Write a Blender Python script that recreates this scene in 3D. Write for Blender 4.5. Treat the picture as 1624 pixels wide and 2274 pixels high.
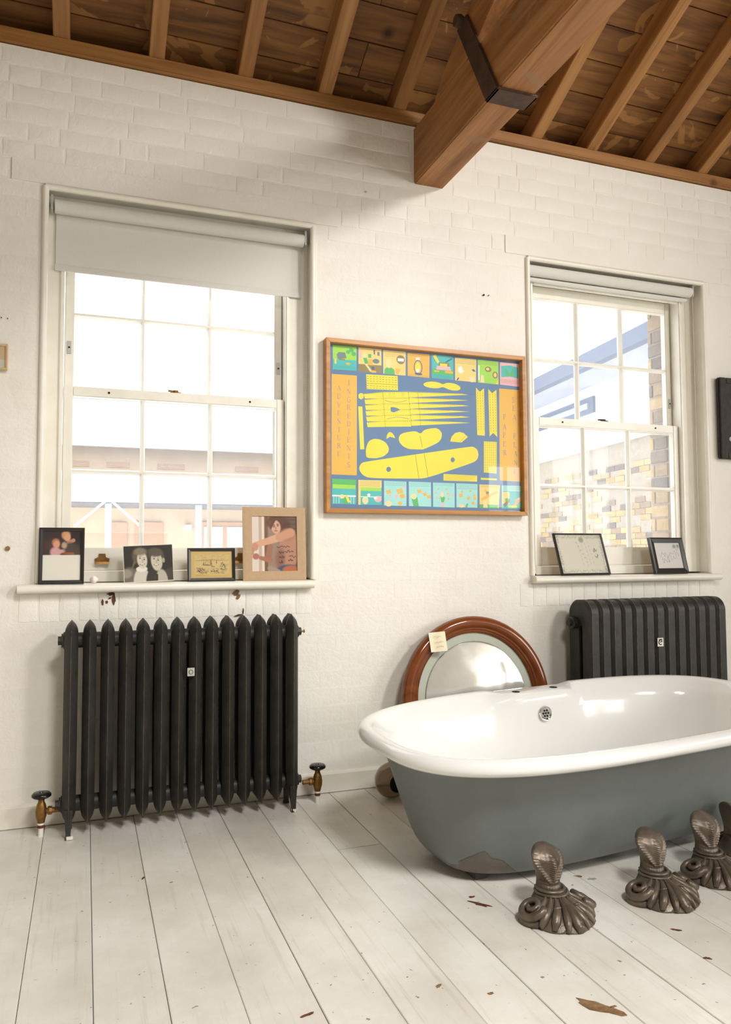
import bpy, bmesh, math, random
import numpy as np
from mathutils import Vector, Matrix

for o in list(bpy.data.objects): bpy.data.objects.remove(o)
random.seed(7)
SC = bpy.context.scene
COL = SC.collection

# ------------------------------------------------------------------ camera
PW, PH, FO = 1624, 2274, 1700.0
YAW, PIT, ROL = [math.radians(v) for v in (20.09, 3.145, -0.252)]
CAM = np.array([0.0, -3.146, 1.0])
_f = np.array([math.sin(YAW)*math.cos(PIT), math.cos(YAW)*math.cos(PIT), math.sin(PIT)])
_r0 = np.array([math.cos(YAW), -math.sin(YAW), 0.0]); _u0 = np.cross(_r0, _f)
_r = math.cos(ROL)*_r0 + math.sin(ROL)*_u0
_u = -math.sin(ROL)*_r0 + math.cos(ROL)*_u0
cd = bpy.data.cameras.new('camera'); cam = bpy.data.objects.new('camera', cd); COL.objects.link(cam)
cd.sensor_fit = 'HORIZONTAL'; cd.sensor_width = 36.0; cd.lens = 36.0*FO/PW
cd.clip_start = 0.05; cd.clip_end = 400
M = Matrix(((_r[0], _u[0], -_f[0], CAM[0]), (_r[1], _u[1], -_f[1], CAM[1]), (_r[2], _u[2], -_f[2], CAM[2]), (0, 0, 0, 1)))
cam.matrix_world = M
SC.camera = cam

def ray(x, y): return _f + (x-PW/2)/FO*_r - (y-PH/2)/FO*_u
def on_y(x, y, Y):                      # pixel -> point on the plane y = Y (wall, facade)
    d = ray(x, y); return CAM + (Y-CAM[1])/d[1]*d
def on_z(x, y, Z=0.0):                  # pixel -> point on a horizontal plane
    d = ray(x, y); return CAM + (Z-CAM[2])/d[2]*d
def in_view(p, m=20):
    v = np.array(p)-CAM; z = v@_f
    if z < 0.1: return None
    x = PW/2+FO*(v@_r)/z; y = PH/2-FO*(v@_u)/z
    return z if (-m < x < PW+m and -m < y < PH+m) else None

# ------------------------------------------------------------------ world, lights, exposure
wd = bpy.data.worlds.new('overcast_sky'); SC.world = wd; wd.use_nodes = True
bg = wd.node_tree.nodes['Background']; bg.inputs[0].default_value = (0.93, 0.96, 1.0, 1); bg.inputs[1].default_value = 2.6
def area(name, loc, target, sx, sy, power, col):
    l = bpy.data.lights.new(name, 'AREA'); l.shape = 'RECTANGLE'; l.size = sx; l.size_y = sy; l.energy = power; l.color = col
    o = bpy.data.objects.new(name, l); COL.objects.link(o); o.location = loc
    o.rotation_euler = (Vector(target)-Vector(loc)).to_track_quat('-Z', 'Y').to_euler()
    return o
# daylight at the tall windows of the right-hand wall and at the rooflight, plus an added overhead fill (openings are built below)
area('window_daylight', (6.38, -3.55, 1.95), (4.0, -3.2, 1.8), 1.15, 1.75, 32, (1.0, 0.98, 0.95))
area('window_daylight', (6.38, -5.35, 1.95), (4.0, -4.8, 1.8), 1.15, 1.75, 125, (1.0, 0.98, 0.95))
area('window_daylight', (5.65, -6.29, 1.62), (4.9, -3.0, 1.6), 0.85, 1.2, 13, (1.0, 0.98, 0.95))
area('rooflight_and_fill', (3.8, -5.0, 3.90), (1.15, 0, 1.95), 0.8, 0.8, 18, (1.0, 0.98, 0.945)).data.spread = math.radians(50)
area('rooflight_and_fill', (1.0, -4.3, 4.17), (0.7, -3.2, 0), 0.9, 0.75, 92, (1.0, 0.985, 0.96)).data.spread = math.radians(110)  # added overhead fill lamp, brightens the floor and lower wall
vs = SC.view_settings
vs.view_transform = 'Standard'; vs.look = 'None'; vs.exposure = 0.14; vs.gamma = 1.0; vs.use_curve_mapping = False

# ------------------------------------------------------------------ materials
def lin(c):
    return tuple(((v/12.92) if v <= 0.04045 else ((v+0.055)/1.055)**2.4) for v in c)
def S(r, g, b): return lin((r/255, g/255, b/255))
MATS = {}
class NT:
    def __init__(s, name):
        s.m = bpy.data.materials.new(name); s.m.use_nodes = True; s.t = s.m.node_tree
        s.b = s.t.nodes['Principled BSDF']; s.out = s.t.nodes['Material Output']
    def n(s, typ, **kw):
        x = s.t.nodes.new(typ)
        for k, v in kw.items(): setattr(x, k, v)
        return x
    def l(s, a, b): s.t.links.new(a, b)
    def coords(s, scale=(1, 1, 1), rnd=True):
        tc = s.n('ShaderNodeTexCoord'); mp = s.n('ShaderNodeMapping'); mp.inputs['Scale'].default_value = scale
        if rnd:
            oi = s.n('ShaderNodeObjectInfo'); mu = s.n('ShaderNodeMath', operation='MULTIPLY'); mu.inputs[1].default_value = 41.7
            s.l(oi.outputs['Random'], mu.inputs[0])
            ad = s.n('ShaderNodeVectorMath', operation='ADD'); s.l(tc.outputs['Object'], ad.inputs[0]); s.l(mu.outputs[0], ad.inputs[1]); s.l(ad.outputs[0], mp.inputs[0])
        else: s.l(tc.outputs['Object'], mp.inputs[0])
        return mp.outputs[0]
    def noise(s, vec, scale, detail=4, rough=.55, dist=0):
        x = s.n('ShaderNodeTexNoise'); x.inputs['Scale'].default_value = scale; x.inputs['Detail'].default_value = detail
        x.inputs['Roughness'].default_value = rough; x.inputs['Distortion'].default_value = dist
        s.l(vec, x.inputs['Vector']); return x.outputs['Fac']
    def ramp(s, fac, stops):
        x = s.n('ShaderNodeValToRGB'); e = x.color_ramp.elements
        while len(e) < len(stops): e.new(0.5)
        for i, (p, c) in enumerate(stops): e[i].position = p; e[i].color = (*c[:3], 1) if len(c) >= 3 else (c[0],)*3+(1,)
        s.l(fac, x.inputs[0]); return x.outputs[0]
    def mix(s, fac, a, b, mode='MIX'):
        x = s.n('ShaderNodeMix', data_type='RGBA', blend_type=mode)
        for k, v in ((0, fac), (6, a), (7, b)):
            if hasattr(v, 'is_output'): s.l(v, x.inputs[k])
            elif k == 0: x.inputs[0].default_value = v
            else: x.inputs[k].default_value = (*v[:3], 1)
        return x.outputs[2]
    def bump(s, h, strength, dist=.01):
        x = s.n('ShaderNodeBump'); x.inputs['Strength'].default_value = strength; x.inputs['Distance'].default_value = dist
        s.l(h, x.inputs['Height']); s.l(x.outputs[0], s.b.inputs['Normal']); return x
    def setc(s, c):
        if hasattr(c, 'is_output'): s.l(c, s.b.inputs['Base Color'])
        else: s.b.inputs['Base Color'].default_value = (*c[:3], 1)

def plain(name, c, rough=.5, metal=0.0, c2=None, scale=12, bump=0, bscale=60, spec=.5, coat=0, world=False):
    if name in MATS: return MATS[name]
    t = NT(name); v = t.coords(rnd=not world)
    if c2: t.setc(t.ramp(t.noise(v, scale, 5, .6), [(.35, c), (.68, c2)]))
    else: t.setc(t.mix(t.noise(v, scale, 3), tuple(x*.94 for x in c), tuple(min(1, x*1.05) for x in c)))
    t.b.inputs['Roughness'].default_value = rough; t.b.inputs['Metallic'].default_value = metal
    t.b.inputs['Specular IOR Level'].default_value = spec; t.b.inputs['Coat Weight'].default_value = coat
    if bump: t.bump(t.noise(v, bscale, 4), bump, .004)
    MATS[name] = t.m; return t.m

def painted_brick(name, base, dark):
    t = NT(name); v = t.coords(rnd=False)
    big = t.noise(v, 1.7, 6, .6); fine = t.noise(v, 38, 6, .65, .4)
    c = t.ramp(big, [(.3, dark), (.62, base)])
    c = t.mix(t.ramp(t.noise(v, 210, 2), [(.70, (0,)), (.75, (.35,))]), c, tuple(x*.72 for x in dark))
    t.setc(c); t.b.inputs['Roughness'].default_value = .55
    h = t.mix(.45, t.noise(v, 16, 5, .6, .6), fine); t.bump(h, .75, .008)
    MATS[name] = t.m; return t.m
PAINT = S(241, 237, 227); PAINT_D = S(232, 227, 214)
M_WALL = painted_brick('cream_painted_brick', PAINT, PAINT_D)
M_JOIN = plain('cream_gloss_paint', S(240, 236, 224), .32, 0, S(233, 228, 213), 9, .06, 50, world=True)

def wood(name, dark, mid, light, axis=0, rough=.6, bump=.25, fine=22, patches=None, knots=True):
    t = NT(name); sc = [fine]*3; sc[axis] = 1.3
    v = t.coords(tuple(sc)); v2 = t.coords((1, 1, 1))
    g = t.noise(v, 1.0, 7, .65, .5)
    c = t.ramp(g, [(.26, dark), (.47, mid), (.72, light)])
    oi = t.n('ShaderNodeObjectInfo')
    c = t.mix(t.ramp(oi.outputs['Random'], [(0, (.0,)), (1, (.45,))]), c, t.mix(1.0, c, (.62, .55, .5), 'MULTIPLY'))
    if knots:
        k = t.n('ShaderNodeTexVoronoi'); k.inputs['Scale'].default_value = 3.2; t.l(v2, k.inputs['Vector'])
        c = t.mix(t.ramp(k.outputs['Distance'], [(.03, (.85,)), (.12, (0,))]), c, tuple(x*.35 for x in dark))
    if patches:
        c = t.mix(t.ramp(t.noise(v2, 4.2, 3, .5, 1.4), [(.60, (0,)), (.615, (.55,))]), c, patches)
        c = t.mix(t.ramp(t.noise(v2, 17, 4, .6), [(.70, (0,)), (.73, (.6,))]), c, S(150, 138, 120))
    t.setc(c); t.b.inputs['Roughness'].default_value = rough; t.bump(g, bump, .004)
    MATS[name] = t.m; return t.m
M_PLANK = wood('stained_roof_board', S(58, 36, 16), S(122, 80, 36), S(160, 112, 58), 0, .6, .3, 18, S(178, 128, 70))
M_RAFT = wood('orange_pine_rafter', S(124, 82, 42), S(162, 114, 62), S(186, 138, 84), 1, .5, .2, 26, knots=False)
M_PLATE = wood('orange_pine_plate', S(118, 76, 36), S(154, 106, 54), S(178, 128, 72), 0, .5, .2, 26)
M_BEAM = wood('weathered_brown_beam', S(120, 76, 40), S(170, 116, 64), S(204, 152, 98), 1, .6, .5, 20, S(150, 118, 86), False)
M_BOXW = wood('oak_picture_frame', S(166, 108, 44), S(196, 136, 62), S(214, 156, 80), 0, .4, .05, 30, None, False)

def floor_mat():
    t = NT('white_painted_floorboard'); v = t.coords((1, 1, 1)); vs_ = t.coords((16, .8, 16)); vg = t.coords((55, 2.2, 55))
    c = t.ramp(t.noise(v, 2.4, 7, .65), [(.28, S(206, 200, 187)), (.62, S(232, 229, 221))])
    c = t.mix(t.ramp(t.noise(vg, 1.0, 6, .7), [(.56, (0,)), (.76, (.42,))]), c, S(172, 158, 136))
    c = t.mix(t.ramp(t.noise(v, 30, 5, .7), [(.66, (0,)), (.74, (.42,))]), c, S(166, 150, 126))
    c = t.mix(t.ramp(t.noise(v, 58, 2, .5), [(.735, (0,)), (.75, (.8,))]), c, S(122, 96, 66))
    t.setc(c); t.b.inputs['Roughness'].default_value = .34
    t.bump(t.mix(.5, t.noise(vs_, 1.5, 6, .6), t.noise(v, 26, 5, .6)), .35, .004)
    MATS['floor'] = t.m; return t.m
M_FLOOR = floor_mat()

def iron(name, c, c2, worn, rough=.55):
    t = NT(name); v = t.coords()
    base = t.ramp(t.noise(v, 14, 6, .6), [(.35, c), (.7, c2)])
    base = t.mix(t.ramp(t.noise(v, 75, 4, .7), [(.69, (0,)), (.76, (.6,))]), base, worn)
    t.setc(base); t.b.inputs['Roughness'].default_value = rough; t.b.inputs['Metallic'].default_value = .15
    t.bump(t.noise(v, 60, 5, .6), .35, .004); MATS[name] = t.m; return t.m
M_IRON = iron('black_cast_iron', S(40, 38, 35), S(56, 54, 48), S(96, 88, 72), .5)
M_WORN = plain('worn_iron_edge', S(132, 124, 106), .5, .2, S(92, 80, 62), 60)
M_STRAP = iron('rusty_iron_strap', S(64, 46, 36), S(92, 66, 48), S(126, 92, 62), .65)
M_CLAW = iron('bronzed_cast_foot', S(86, 74, 62), S(124, 112, 98), S(140, 80, 48), .4)
MATS['bronzed_cast_foot'].node_tree.nodes['Principled BSDF'].inputs['Metallic'].default_value = .45
M_BRASS = plain('aged_brass', S(150, 112, 58), .42, .7, S(112, 78, 38), 40, .1)
M_BLACKP = plain('black_bakelite', S(24, 22, 22), .22, 0)
M_ENAM = plain('white_bath_enamel', S(238, 237, 234), .12, 0, S(236, 235, 231), 3, 0, spec=.6, coat=.4)
M_GREYP = plain('blue_grey_bath_paint', S(114, 120, 118), .5, 0, S(108, 114, 111), 5, .12, 220)
M_PRIMER = plain('bare_primer_patch', S(112, 104, 97), .6, 0, S(100, 92, 85), 14)
M_CHROME = plain('chrome', S(225, 226, 228), .06, 1.0)
M_HOLE = plain('dark_hole', S(18, 16, 15), .8)
M_BLKFR = plain('black_lacquered_frame', S(42, 38, 36), .3, 0, S(34, 30, 28), 20)
M_WHITE = plain('white_card', S(238, 233, 220), .6)
M_CARD = plain('tan_card_mount', S(186, 158, 124), .8, 0, S(180, 152, 118), 90)
M_CHIP = plain('bare_wood_chip', S(150, 116, 78), .7, 0, S(104, 74, 48), 60)
M_RUSTCHIP = plain('exposed_red_brick', S(112, 66, 44), .9, 0, S(66, 38, 26), 70, .3)
M_MIRW = wood('varnished_mahogany', S(92, 44, 20), S(122, 64, 30), S(142, 80, 40), 0, .12, .03, 14, None, False)
M_MAT = plain('grey_green_mirror_surround', S(178, 182, 166), .35)
M_SHELL = plain('white_shell', S(240, 234, 224), .4)
M_STEEL = plain('galvanised_plate', S(186, 186, 178), .45, .3)

def mirror_mat():
    t = NT('foxed_brightened_mirror'); v = t.coords()
    t.setc(t.ramp(t.noise(v, 5, 6, .65), [(.3, (.80, .80, .76)), (.6, (.95, .95, .92))]))
    t.b.inputs['Metallic'].default_value = .7; t.b.inputs['Roughness'].default_value = .1  # lower metallic lets the pale base colour stand in for brighter reflections
    t.l(t.ramp(t.noise(v, 7, 5, .6), [(.4, (.05,)), (.75, (.22,))]), t.b.inputs['Roughness']); return t.m
M_MIRROR = mirror_mat()

def glass_mat(name, gloss, dirt, veil, refl=1.0):
    t = NT(name); t.t.nodes.remove(t.b); v = t.coords()
    tr = t.n('ShaderNodeBsdfTransparent'); gl = t.n('ShaderNodeBsdfGlossy'); gl.inputs['Roughness'].default_value = gloss
    fr = t.n('ShaderNodeLayerWeight'); fr.inputs[0].default_value = .5
    pw_ = t.n('ShaderNodeMath', operation='POWER'); pw_.inputs[1].default_value = 4.0; t.l(fr.outputs['Facing'], pw_.inputs[0])
    fm = t.n('ShaderNodeMath', operation='MULTIPLY_ADD'); fm.inputs[1].default_value = .9*refl; fm.inputs[2].default_value = .05*refl; t.l(pw_.outputs[0], fm.inputs[0])
    m1 = t.n('ShaderNodeMixShader'); t.l(fm.outputs[0], m1.inputs[0]); t.l(tr.outputs[0], m1.inputs[1]); t.l(gl.outputs[0], m1.inputs[2])
    last = m1
    if dirt or veil:
        tl = t.n('ShaderNodeBsdfTranslucent'); tl.inputs[0].default_value = (.9, .93, 1, 1)
        d = t.ramp(t.noise(v, 190, 3, .6), [(.58, (veil,)), (.78, (veil+dirt,))])
        m2 = t.n('ShaderNodeMixShader'); t.l(d, m2.inputs[0]); t.l(m1.outputs[0], m2.inputs[1]); t.l(tl.outputs[0], m2.inputs[2]); last = m2
    t.l(last.outputs[0], t.out.inputs[0]); return t.m
M_PANE = glass_mat('dusty_window_glass', .02, .20, .07, .08)
M_PGLASS = glass_mat('picture_glass', .01, 0, 0, 1.0)
def blind_mat():
    t = NT('white_blind_fabric'); v = t.coords(); t.t.nodes.remove(t.b)
    df = t.n('ShaderNodeBsdfDiffuse'); tl = t.n('ShaderNodeBsdfTranslucent')
    c = t.ramp(t.noise(v, 300, 2), [(.3, S(226, 223, 214)), (.7, S(234, 231, 223))])
    t.l(c, df.inputs[0]); tl.inputs[0].default_value = (.7, .68, .62, 1)
    m = t.n('ShaderNodeMixShader'); m.inputs[0].default_value = .12; t.l(df.outputs[0], m.inputs[1]); t.l(tl.outputs[0], m.inputs[2]); t.l(m.outputs[0], t.out.inputs[0]); return t.m
M_BLIND = blind_mat()
def smoke_glass():
    t = NT('smoked_glass'); t.setc(S(196, 182, 166)); t.b.inputs['Roughness'].default_value = .04
    t.b.inputs['Transmission Weight'].default_value = .92; t.b.inputs['IOR'].default_value = 1.35; return t.m
M_SMOKE = smoke_glass()
def print_mat():
    t = NT('photographic_print'); a = t.n('ShaderNodeVertexColor'); a.layer_name = 'ink'
    t.setc(a.outputs[0]); t.b.inputs['Roughness'].default_value = .3; return t.m
M_PRINT = print_mat()

# ------------------------------------------------------------------ mesh builder
class MB:
    def __init__(s): s.v = []; s.f = []; s.mi = []
    def add(s, vs_, fs, m=0):
        k = len(s.v); s.v += [tuple(float(c) for c in p) for p in vs_]
        for q in fs: s.f.append(tuple(i+k for i in q)); s.mi.append(m)
        return s
    def box(s, x0, x1, y0, y1, z0, z1, m=0):
        return s.add([(x, y, z) for x in (x0, x1) for y in (y0, y1) for z in (z0, z1)],
                     [(0, 1, 3, 2), (4, 6, 7, 5), (0, 4, 5, 1), (2, 3, 7, 6), (0, 2, 6, 4), (1, 5, 7, 3)], m)
    def rings(s, R, close=True, cap0=True, cap1=True, m=0):
        n = len(R[0]); k = len(R); fs = []
        for i in range(k-1):
            for j in range(n if close else n-1):
                a = i*n+j; b = i*n+(j+1) % n; fs.append((a, b, b+n, a+n))
        if cap0: fs.append(tuple(reversed(range(n))))
        if cap1: fs.append(tuple(range((k-1)*n, k*n)))
        return s.add([p for r in R for p in r], fs, m)
    def tube(s, path, rad, n=8, cap=True, m=0, closed=False):
        P = [Vector(p) for p in path]; k = len(P); R = []
        up = None
        for i, p in enumerate(P):
            if closed: d = P[(i+1) % k]-P[i-1]
            else: d = P[min(i+1, k-1)]-P[max(i-1, 0)]
            d.normalize()
            if up is None: up = Vector((0, 0, 1)) if abs(d.z) < .9 else Vector((1, 0, 0))
            x = d.cross(up)
            if x.length < 1e-5: x = d.cross(Vector((0, 1, 0)))
            x.normalize(); up = x.cross(d).normalized()
            r = rad[i] if hasattr(rad, '__len__') else rad
            R.append([p+x*(math.cos(2*math.pi*j/n)*r)+up*(math.sin(2*math.pi*j/n)*r) for j in range(n)])
        if closed: R.append(R[0]); cap = False
        return s.rings(R, True, cap, cap, m)
    def lathe(s, prof, n=24, c=(0, 0, 0), axis='z', cap0=True, cap1=True, m=0):
        R = []
        for r, h in prof:
            ring = []
            for j in range(n):
                a = 2*math.pi*j/n; x, y = r*math.cos(a), r*math.sin(a)
                p = {'z': (x, y, h), 'x': (h, x, y), 'y': (x, h, -y)}[axis]
                ring.append((p[0]+c[0], p[1]+c[1], p[2]+c[2]))
            R.append(ring)
        return s.rings(R, True, cap0, cap1, m)
    def prism(s, poly, a, b, axis='x', m=0):
        def q(p, h): return {'x': (h, p[0], p[1]), 'y': (p[0], h, p[1]), 'z': (p[0], p[1], h)}[axis]
        n = len(poly)
        return s.add([q(p, a) for p in poly]+[q(p, b) for p in poly],
                     [tuple(range(n-1, -1, -1)), tuple(range(n, 2*n))]+[(i, (i+1) % n, (i+1) % n+n, i+n) for i in range(n)], m)
    def poly(s, pts, m=0): return s.add(pts, [tuple(range(len(pts)))], m)
    def shift(s, d): s.v = [(p[0]+d[0], p[1]+d[1], p[2]+d[2]) for p in s.v]; return s
    def mesh(s, name, mats, smooth=False, bevel=0):
        me = bpy.data.meshes.new(name); me.from_pydata(s.v, [], s.f)
        for x in (mats if isinstance(mats, (list, tuple)) else [mats]): me.materials.append(x)
        for p, mi in zip(me.polygons, s.mi): p.material_index = mi
        bm = bmesh.new(); bm.from_mesh(me); bmesh.ops.recalc_face_normals(bm, faces=bm.faces)
        if bevel:
            es = [e for e in bm.edges if len(e.link_faces) == 2 and e.calc_face_angle(0) > .6]
            bmesh.ops.bevel(bm, geom=es, offset=bevel, segments=2, affect='EDGES', clamp_overlap=True)
        bm.to_mesh(me); bm.free()
        if smooth:
            for p in me.polygons: p.use_smooth = True
            if smooth != 'all':
                try: me.set_sharp_from_angle(angle=math.radians(smooth if smooth is not True else 42))
                except Exception: pass
        return me
    def build(s, name, mats, parent=None, smooth=False, bevel=0, loc=(0, 0, 0), rot=None):
        o = bpy.data.objects.new(name, s.mesh(name, mats, smooth, bevel)); COL.objects.link(o)
        o.location = loc
        if rot: o.rotation_euler = rot
        if parent is not None: o.parent = parent
        return o
def link_mesh(name, me, parent=None, loc=(0, 0, 0), rot=None, scale=None):
    o = bpy.data.objects.new(name, me); COL.objects.link(o); o.location = loc
    if rot: o.rotation_euler = rot
    if scale: o.scale = scale
    if parent is not None: o.parent = parent
    return o
def tag(o, label=None, cat=None, group=None, kind=None):
    if label: o['label'] = label
    if cat: o['category'] = cat
    if group: o['group'] = group
    if kind: o['kind'] = kind
    return o
def thing(name, label, cat, loc=(0, 0, 0), rot=None, group=None):
    o = bpy.data.objects.new(name, None); COL.objects.link(o); o.location = loc; o.empty_display_size = .1
    if rot: o.rotation_euler = rot
    return tag(o, label, cat, group)
def struct(o): o['kind'] = 'structure'; return o

# ================================================================== STRUCTURE
XL, XR, YB = -1.4, 6.3, -6.2
WIN = [0.0, 2.155]                                   # x offset of the two sash windows
OX0, OX1, OZ0, OZ1 = -0.165, 0.912, 0.858, 2.43      # opening in the wall
# ---- floor
floor = struct(MB().box(XL, XR, YB, .3, -.09, -.024).build('floor', plain('dark_subfloor', S(46, 40, 34), .9)))
bx, i = .031-.1575*9, 0
bm_len = {}
while bx < XR:
    w = .1575-.0016
    y0, y1 = YB, -.006
    cuts = []
    if i % 3 == 1: cuts = [random.uniform(-4.5, -3.4)]
    if i == 14: cuts = [-.62]
    segs = list(zip([y1]+cuts, cuts+[y0]))
    for a, b in segs:
        L = a-b-.002
        mb = MB(); mb.box(-w/2, w/2, -L/2, L/2, -.022, 0)
        mb.build('floorboard', M_FLOOR, floor, bevel=.0014, loc=(bx+.1575/2, (a+b)/2, random.uniform(-.0012, .0006)))
    bx += .1575; i += 1
# worn-through chips in the floor paint
def blob(cx, cy, rx, ry, ang, n=14, jag=.35, seed=0):
    rr = random.Random(seed); P = []
    for k in range(n):
        a = 2*math.pi*k/n; q = 1+rr.uniform(-jag, jag)
        x, y = rx*q*math.cos(a), ry*q*math.sin(a)
        P.append((cx+x*math.cos(ang)-y*math.sin(ang), cy+x*math.sin(ang)+y*math.cos(ang)))
    return P
for k, (px, py, rx, ry, an, m) in enumerate([(1330, 2236, .048, .016, -.9, 0), (1066, 2008, .032, .007, -.9, 1), (1048, 1992, .008, .005, 0, 1), (1285, 1946, .012, .005, -.5, 0), (1318, 1952, .014, .008, -.2, 2),
                      (975, 2190, .009, .004, .4, 0), (1502, 2065, .012, .004, -.7, 1), (1571, 2128, .010, .005, -.6, 1), (1090, 2206, .006, .004, 0, 0), (318, 1950, .009, .003, 1.2, 1), (682, 2254, .017, .003, .3, 1), (1362, 2236, .008, .003, 0, 0), (250, 1815, .03, .004, .2, 1), (380, 1960, .006, .002, 0, 1)]):
    p = on_z(px, py)
    MB().prism(blob(0, 0, rx, ry, an, 14, .4, k), -.001, .0011, 'z').build('paint_chip', [M_CHIP, M_RUSTCHIP, M_STEEL][m], floor, loc=(p[0], p[1], 0))
# ---- photographed wall
wall = MB()
spans = [(XL, OX0), (OX1, OX0+WIN[1]), (OX1+WIN[1], XR)]
for a, b in spans: wall.box(a, b, 0, .16, -.02, 2.97)
for o in WIN:
    wall.box(OX0+o, OX1+o, 0, .16, -.02, OZ0); wall.box(OX0+o, OX1+o, 0, .16, OZ1, 2.97)
wall_back = struct(wall.build('wall_back', M_WALL))
M_STOCK = None
def stock_brick():
    t = NT('yellow_stock_brick'); v = t.coords()
    oi = t.n('ShaderNodeObjectInfo')
    c = t.ramp(oi.outputs['Random'], [(0, S(176, 142, 84)), (.35, S(196, 166, 110)), (.7, S(150, 128, 96)), (1, S(104, 96, 88))])
    c = t.mix(t.ramp(t.noise(v, 30, 5, .6), [(.4, (0,)), (.8, (.6,))]), c, S(112, 92, 70))
    t.setc(c); t.b.inputs['Roughness'].default_value = .9; t.bump(t.noise(v, 80, 4), .4, .004); return t.m
M_STOCK = stock_brick(); M_MORTAR = plain('grey_mortar', S(168, 156, 136), .9, 0, S(150, 138, 118), 20, .2)
outer = MB()
JX0, JX1 = -.115, .805                               # brick jambs outside the sashes
for a, b in [(XL, JX0), (JX1, JX0+WIN[1]), (JX1+WIN[1], XR)]: outer.box(a, b, .16, .30, -3, 3.05)
for o in WIN: outer.box(JX0+o, JX1+o, .16, .30, -3, .915); outer.box(JX0+o, JX1+o, .16, .30, 2.36, 3.05)
wall_outer = struct(outer.build('wall_outer', M_MORTAR))

def brick_mesh(name, w, h, proud, rnd, m=M_WALL, back=.003):
    mb = MB(); e = .011; j = lambda s: rnd.uniform(-s, s)
    def ring(ins, y, js):
        W_, H_ = w/2-ins, h/2-ins
        P = [(-W_, -H_), (-W_*.33, -H_), (W_*.33, -H_), (W_, -H_), (W_, 0), (W_, H_), (W_*.33, H_), (-W_*.33, H_), (-W_, H_), (-W_, 0)]
        return [(x+j(js), y, z+j(js)) for x, z in P]
    mb.rings([ring(-.003, back, 0), ring(.0, -proud*.55, .0022), ring(e, -proud, .003)], True, False, False)
    k = len(mb.v)-10; mb.v.append((j(.02), -proud-rnd.uniform(0, .0012), j(.01)))
    for q in range(10): mb.f.append((k+q, k+(q+1) % 10, k+10)); mb.mi.append(m if isinstance(m, int) else 0)
    return mb
rnd = random.Random(3)
BR = {}
for key, pr_ in (('deep', .0020), ('flat', .0006)):
    BR[key] = [(brick_mesh('b', .216, .0655, pr_*rnd.uniform(.75, 1.25), rnd), .216) for _ in range(6)]
def excl():
    R = []
    for o in WIN:
        R += [(OX0+o-.022, OX1+o+.022, .86, 2.432), (-.30+o, 1.04+o, 2.43, 2.535), (-.245+o, .925+o, .745, .86), (-.24+o, .91+o, .85, .90)]
    R.append((1.385, 1.556, 2.70, 3.0)); R.append((XL, XR, -.1, .085))
    return R
EX = excl()
bricks = []
COURSE = .0745
for k in range(1, 40):
    z0 = k*COURSE-.012; zc = z0+COURSE/2
    x = XL - rnd.uniform(0, .2)
    hdr = (k % 4 == 2)
    while x < 4.3:
        w = .112 if (hdr and rnd.random() < .75) or (not hdr and rnd.random() < .12) else .224
        segs = [(x, x+w)]
        for a, b, c, d in EX:
            if min(z0+COURSE, d)-max(z0, c) < .02: continue
            ns = []
            for s0, s1 in segs:
                if b <= s0 or a >= s1: ns.append((s0, s1)); continue
                if a > s0: ns.append((s0, a))
                if b < s1: ns.append((b, s1))
            segs = ns
        for s0, s1 in segs:
            if s1-s0 > .05: bricks.append((s0, s1, zc))
        x += w
def dist(b):
    z = in_view(((b[0]+b[1])/2, 0, b[2]), 30)
    return 1e9 if z is None else z/math.sqrt((b[1]-b[0]))
bricks.sort(key=dist)
rest = MB(); mesh_cache = {}
for n, (s0, s1, zc) in enumerate(bricks):
    key = 'deep' if zc > 2.38 else 'flat'
    vi = rnd.randrange(6); mb, bw = BR[key][vi]
    sx = (s1-s0-.008)/bw; c = ((s0+s1)/2, 0, zc+rnd.uniform(-.001, .001))
    if n < 270:
        if (key, vi) not in mesh_cache: mesh_cache[(key, vi)] = mb.mesh('painted_brick', M_WALL, smooth=12)
        link_mesh('brick', mesh_cache[(key, vi)], wall_back, c, scale=(sx, 1, 1))
    elif dist((s0, s1, zc)) < 1e8:
        rest.add([(v[0]*sx+c[0], v[1], v[2]+c[2]) for v in mb.v], mb.f)
tag(rest.build('painted_brickwork', M_WALL, wall_back, smooth=12), kind='stuff')
# bricks on end under the sills and timber lintels over the openings
for wi, o in enumerate(WIN):
    n = 16; w0 = 1.14/n
    me = [brick_mesh('r', w0-.009, .104, 0.0028, rnd).mesh('rowlock_brick', M_WALL, smooth=30) for _ in range(4)]
    for k in range(n):
        b = link_mesh('brick', rnd.choice(me), wall_back, (-.235+o+w0*(k+.5), 0, .803))
        if wi == 0 and k in (4, 11):                       # paint fallen off two of them
            b.rotation_euler = (0, math.radians(-4 if k == 4 else 3), 0); b.scale = (.98, 1.25, 1)
            if k == 4: sh = [(.024, .030, .007, .024, 0), (.012, .046, .012, .005, .1), (-.020, .018, .004, .012, .1), (-.004, .016, .006, .007, 0), (.008, .030, .006, .003, .3)]
            else: sh = [(-.004, .040, .016, .010, .4), (.006, .026, .007, .012, -.4), (.030, -.036, .003, .012, 0), (.012, -.050, .016, .003, .2)]
            for q, (cx, cz, rx, rz, an) in enumerate(sh):
                MB().prism(blob(cx, cz, rx, rz, an, 11, .4, q+k), -.0056, -.002, 'y').build('bare_patch', M_RUSTCHIP if k == 4 or q > 1 else M_CHIP, b)
    MB().box(-.29+o, 1.03+o, -.005, .02, 2.436, 2.53).build('lintel', M_WALL, wall_back, bevel=.004)
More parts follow.
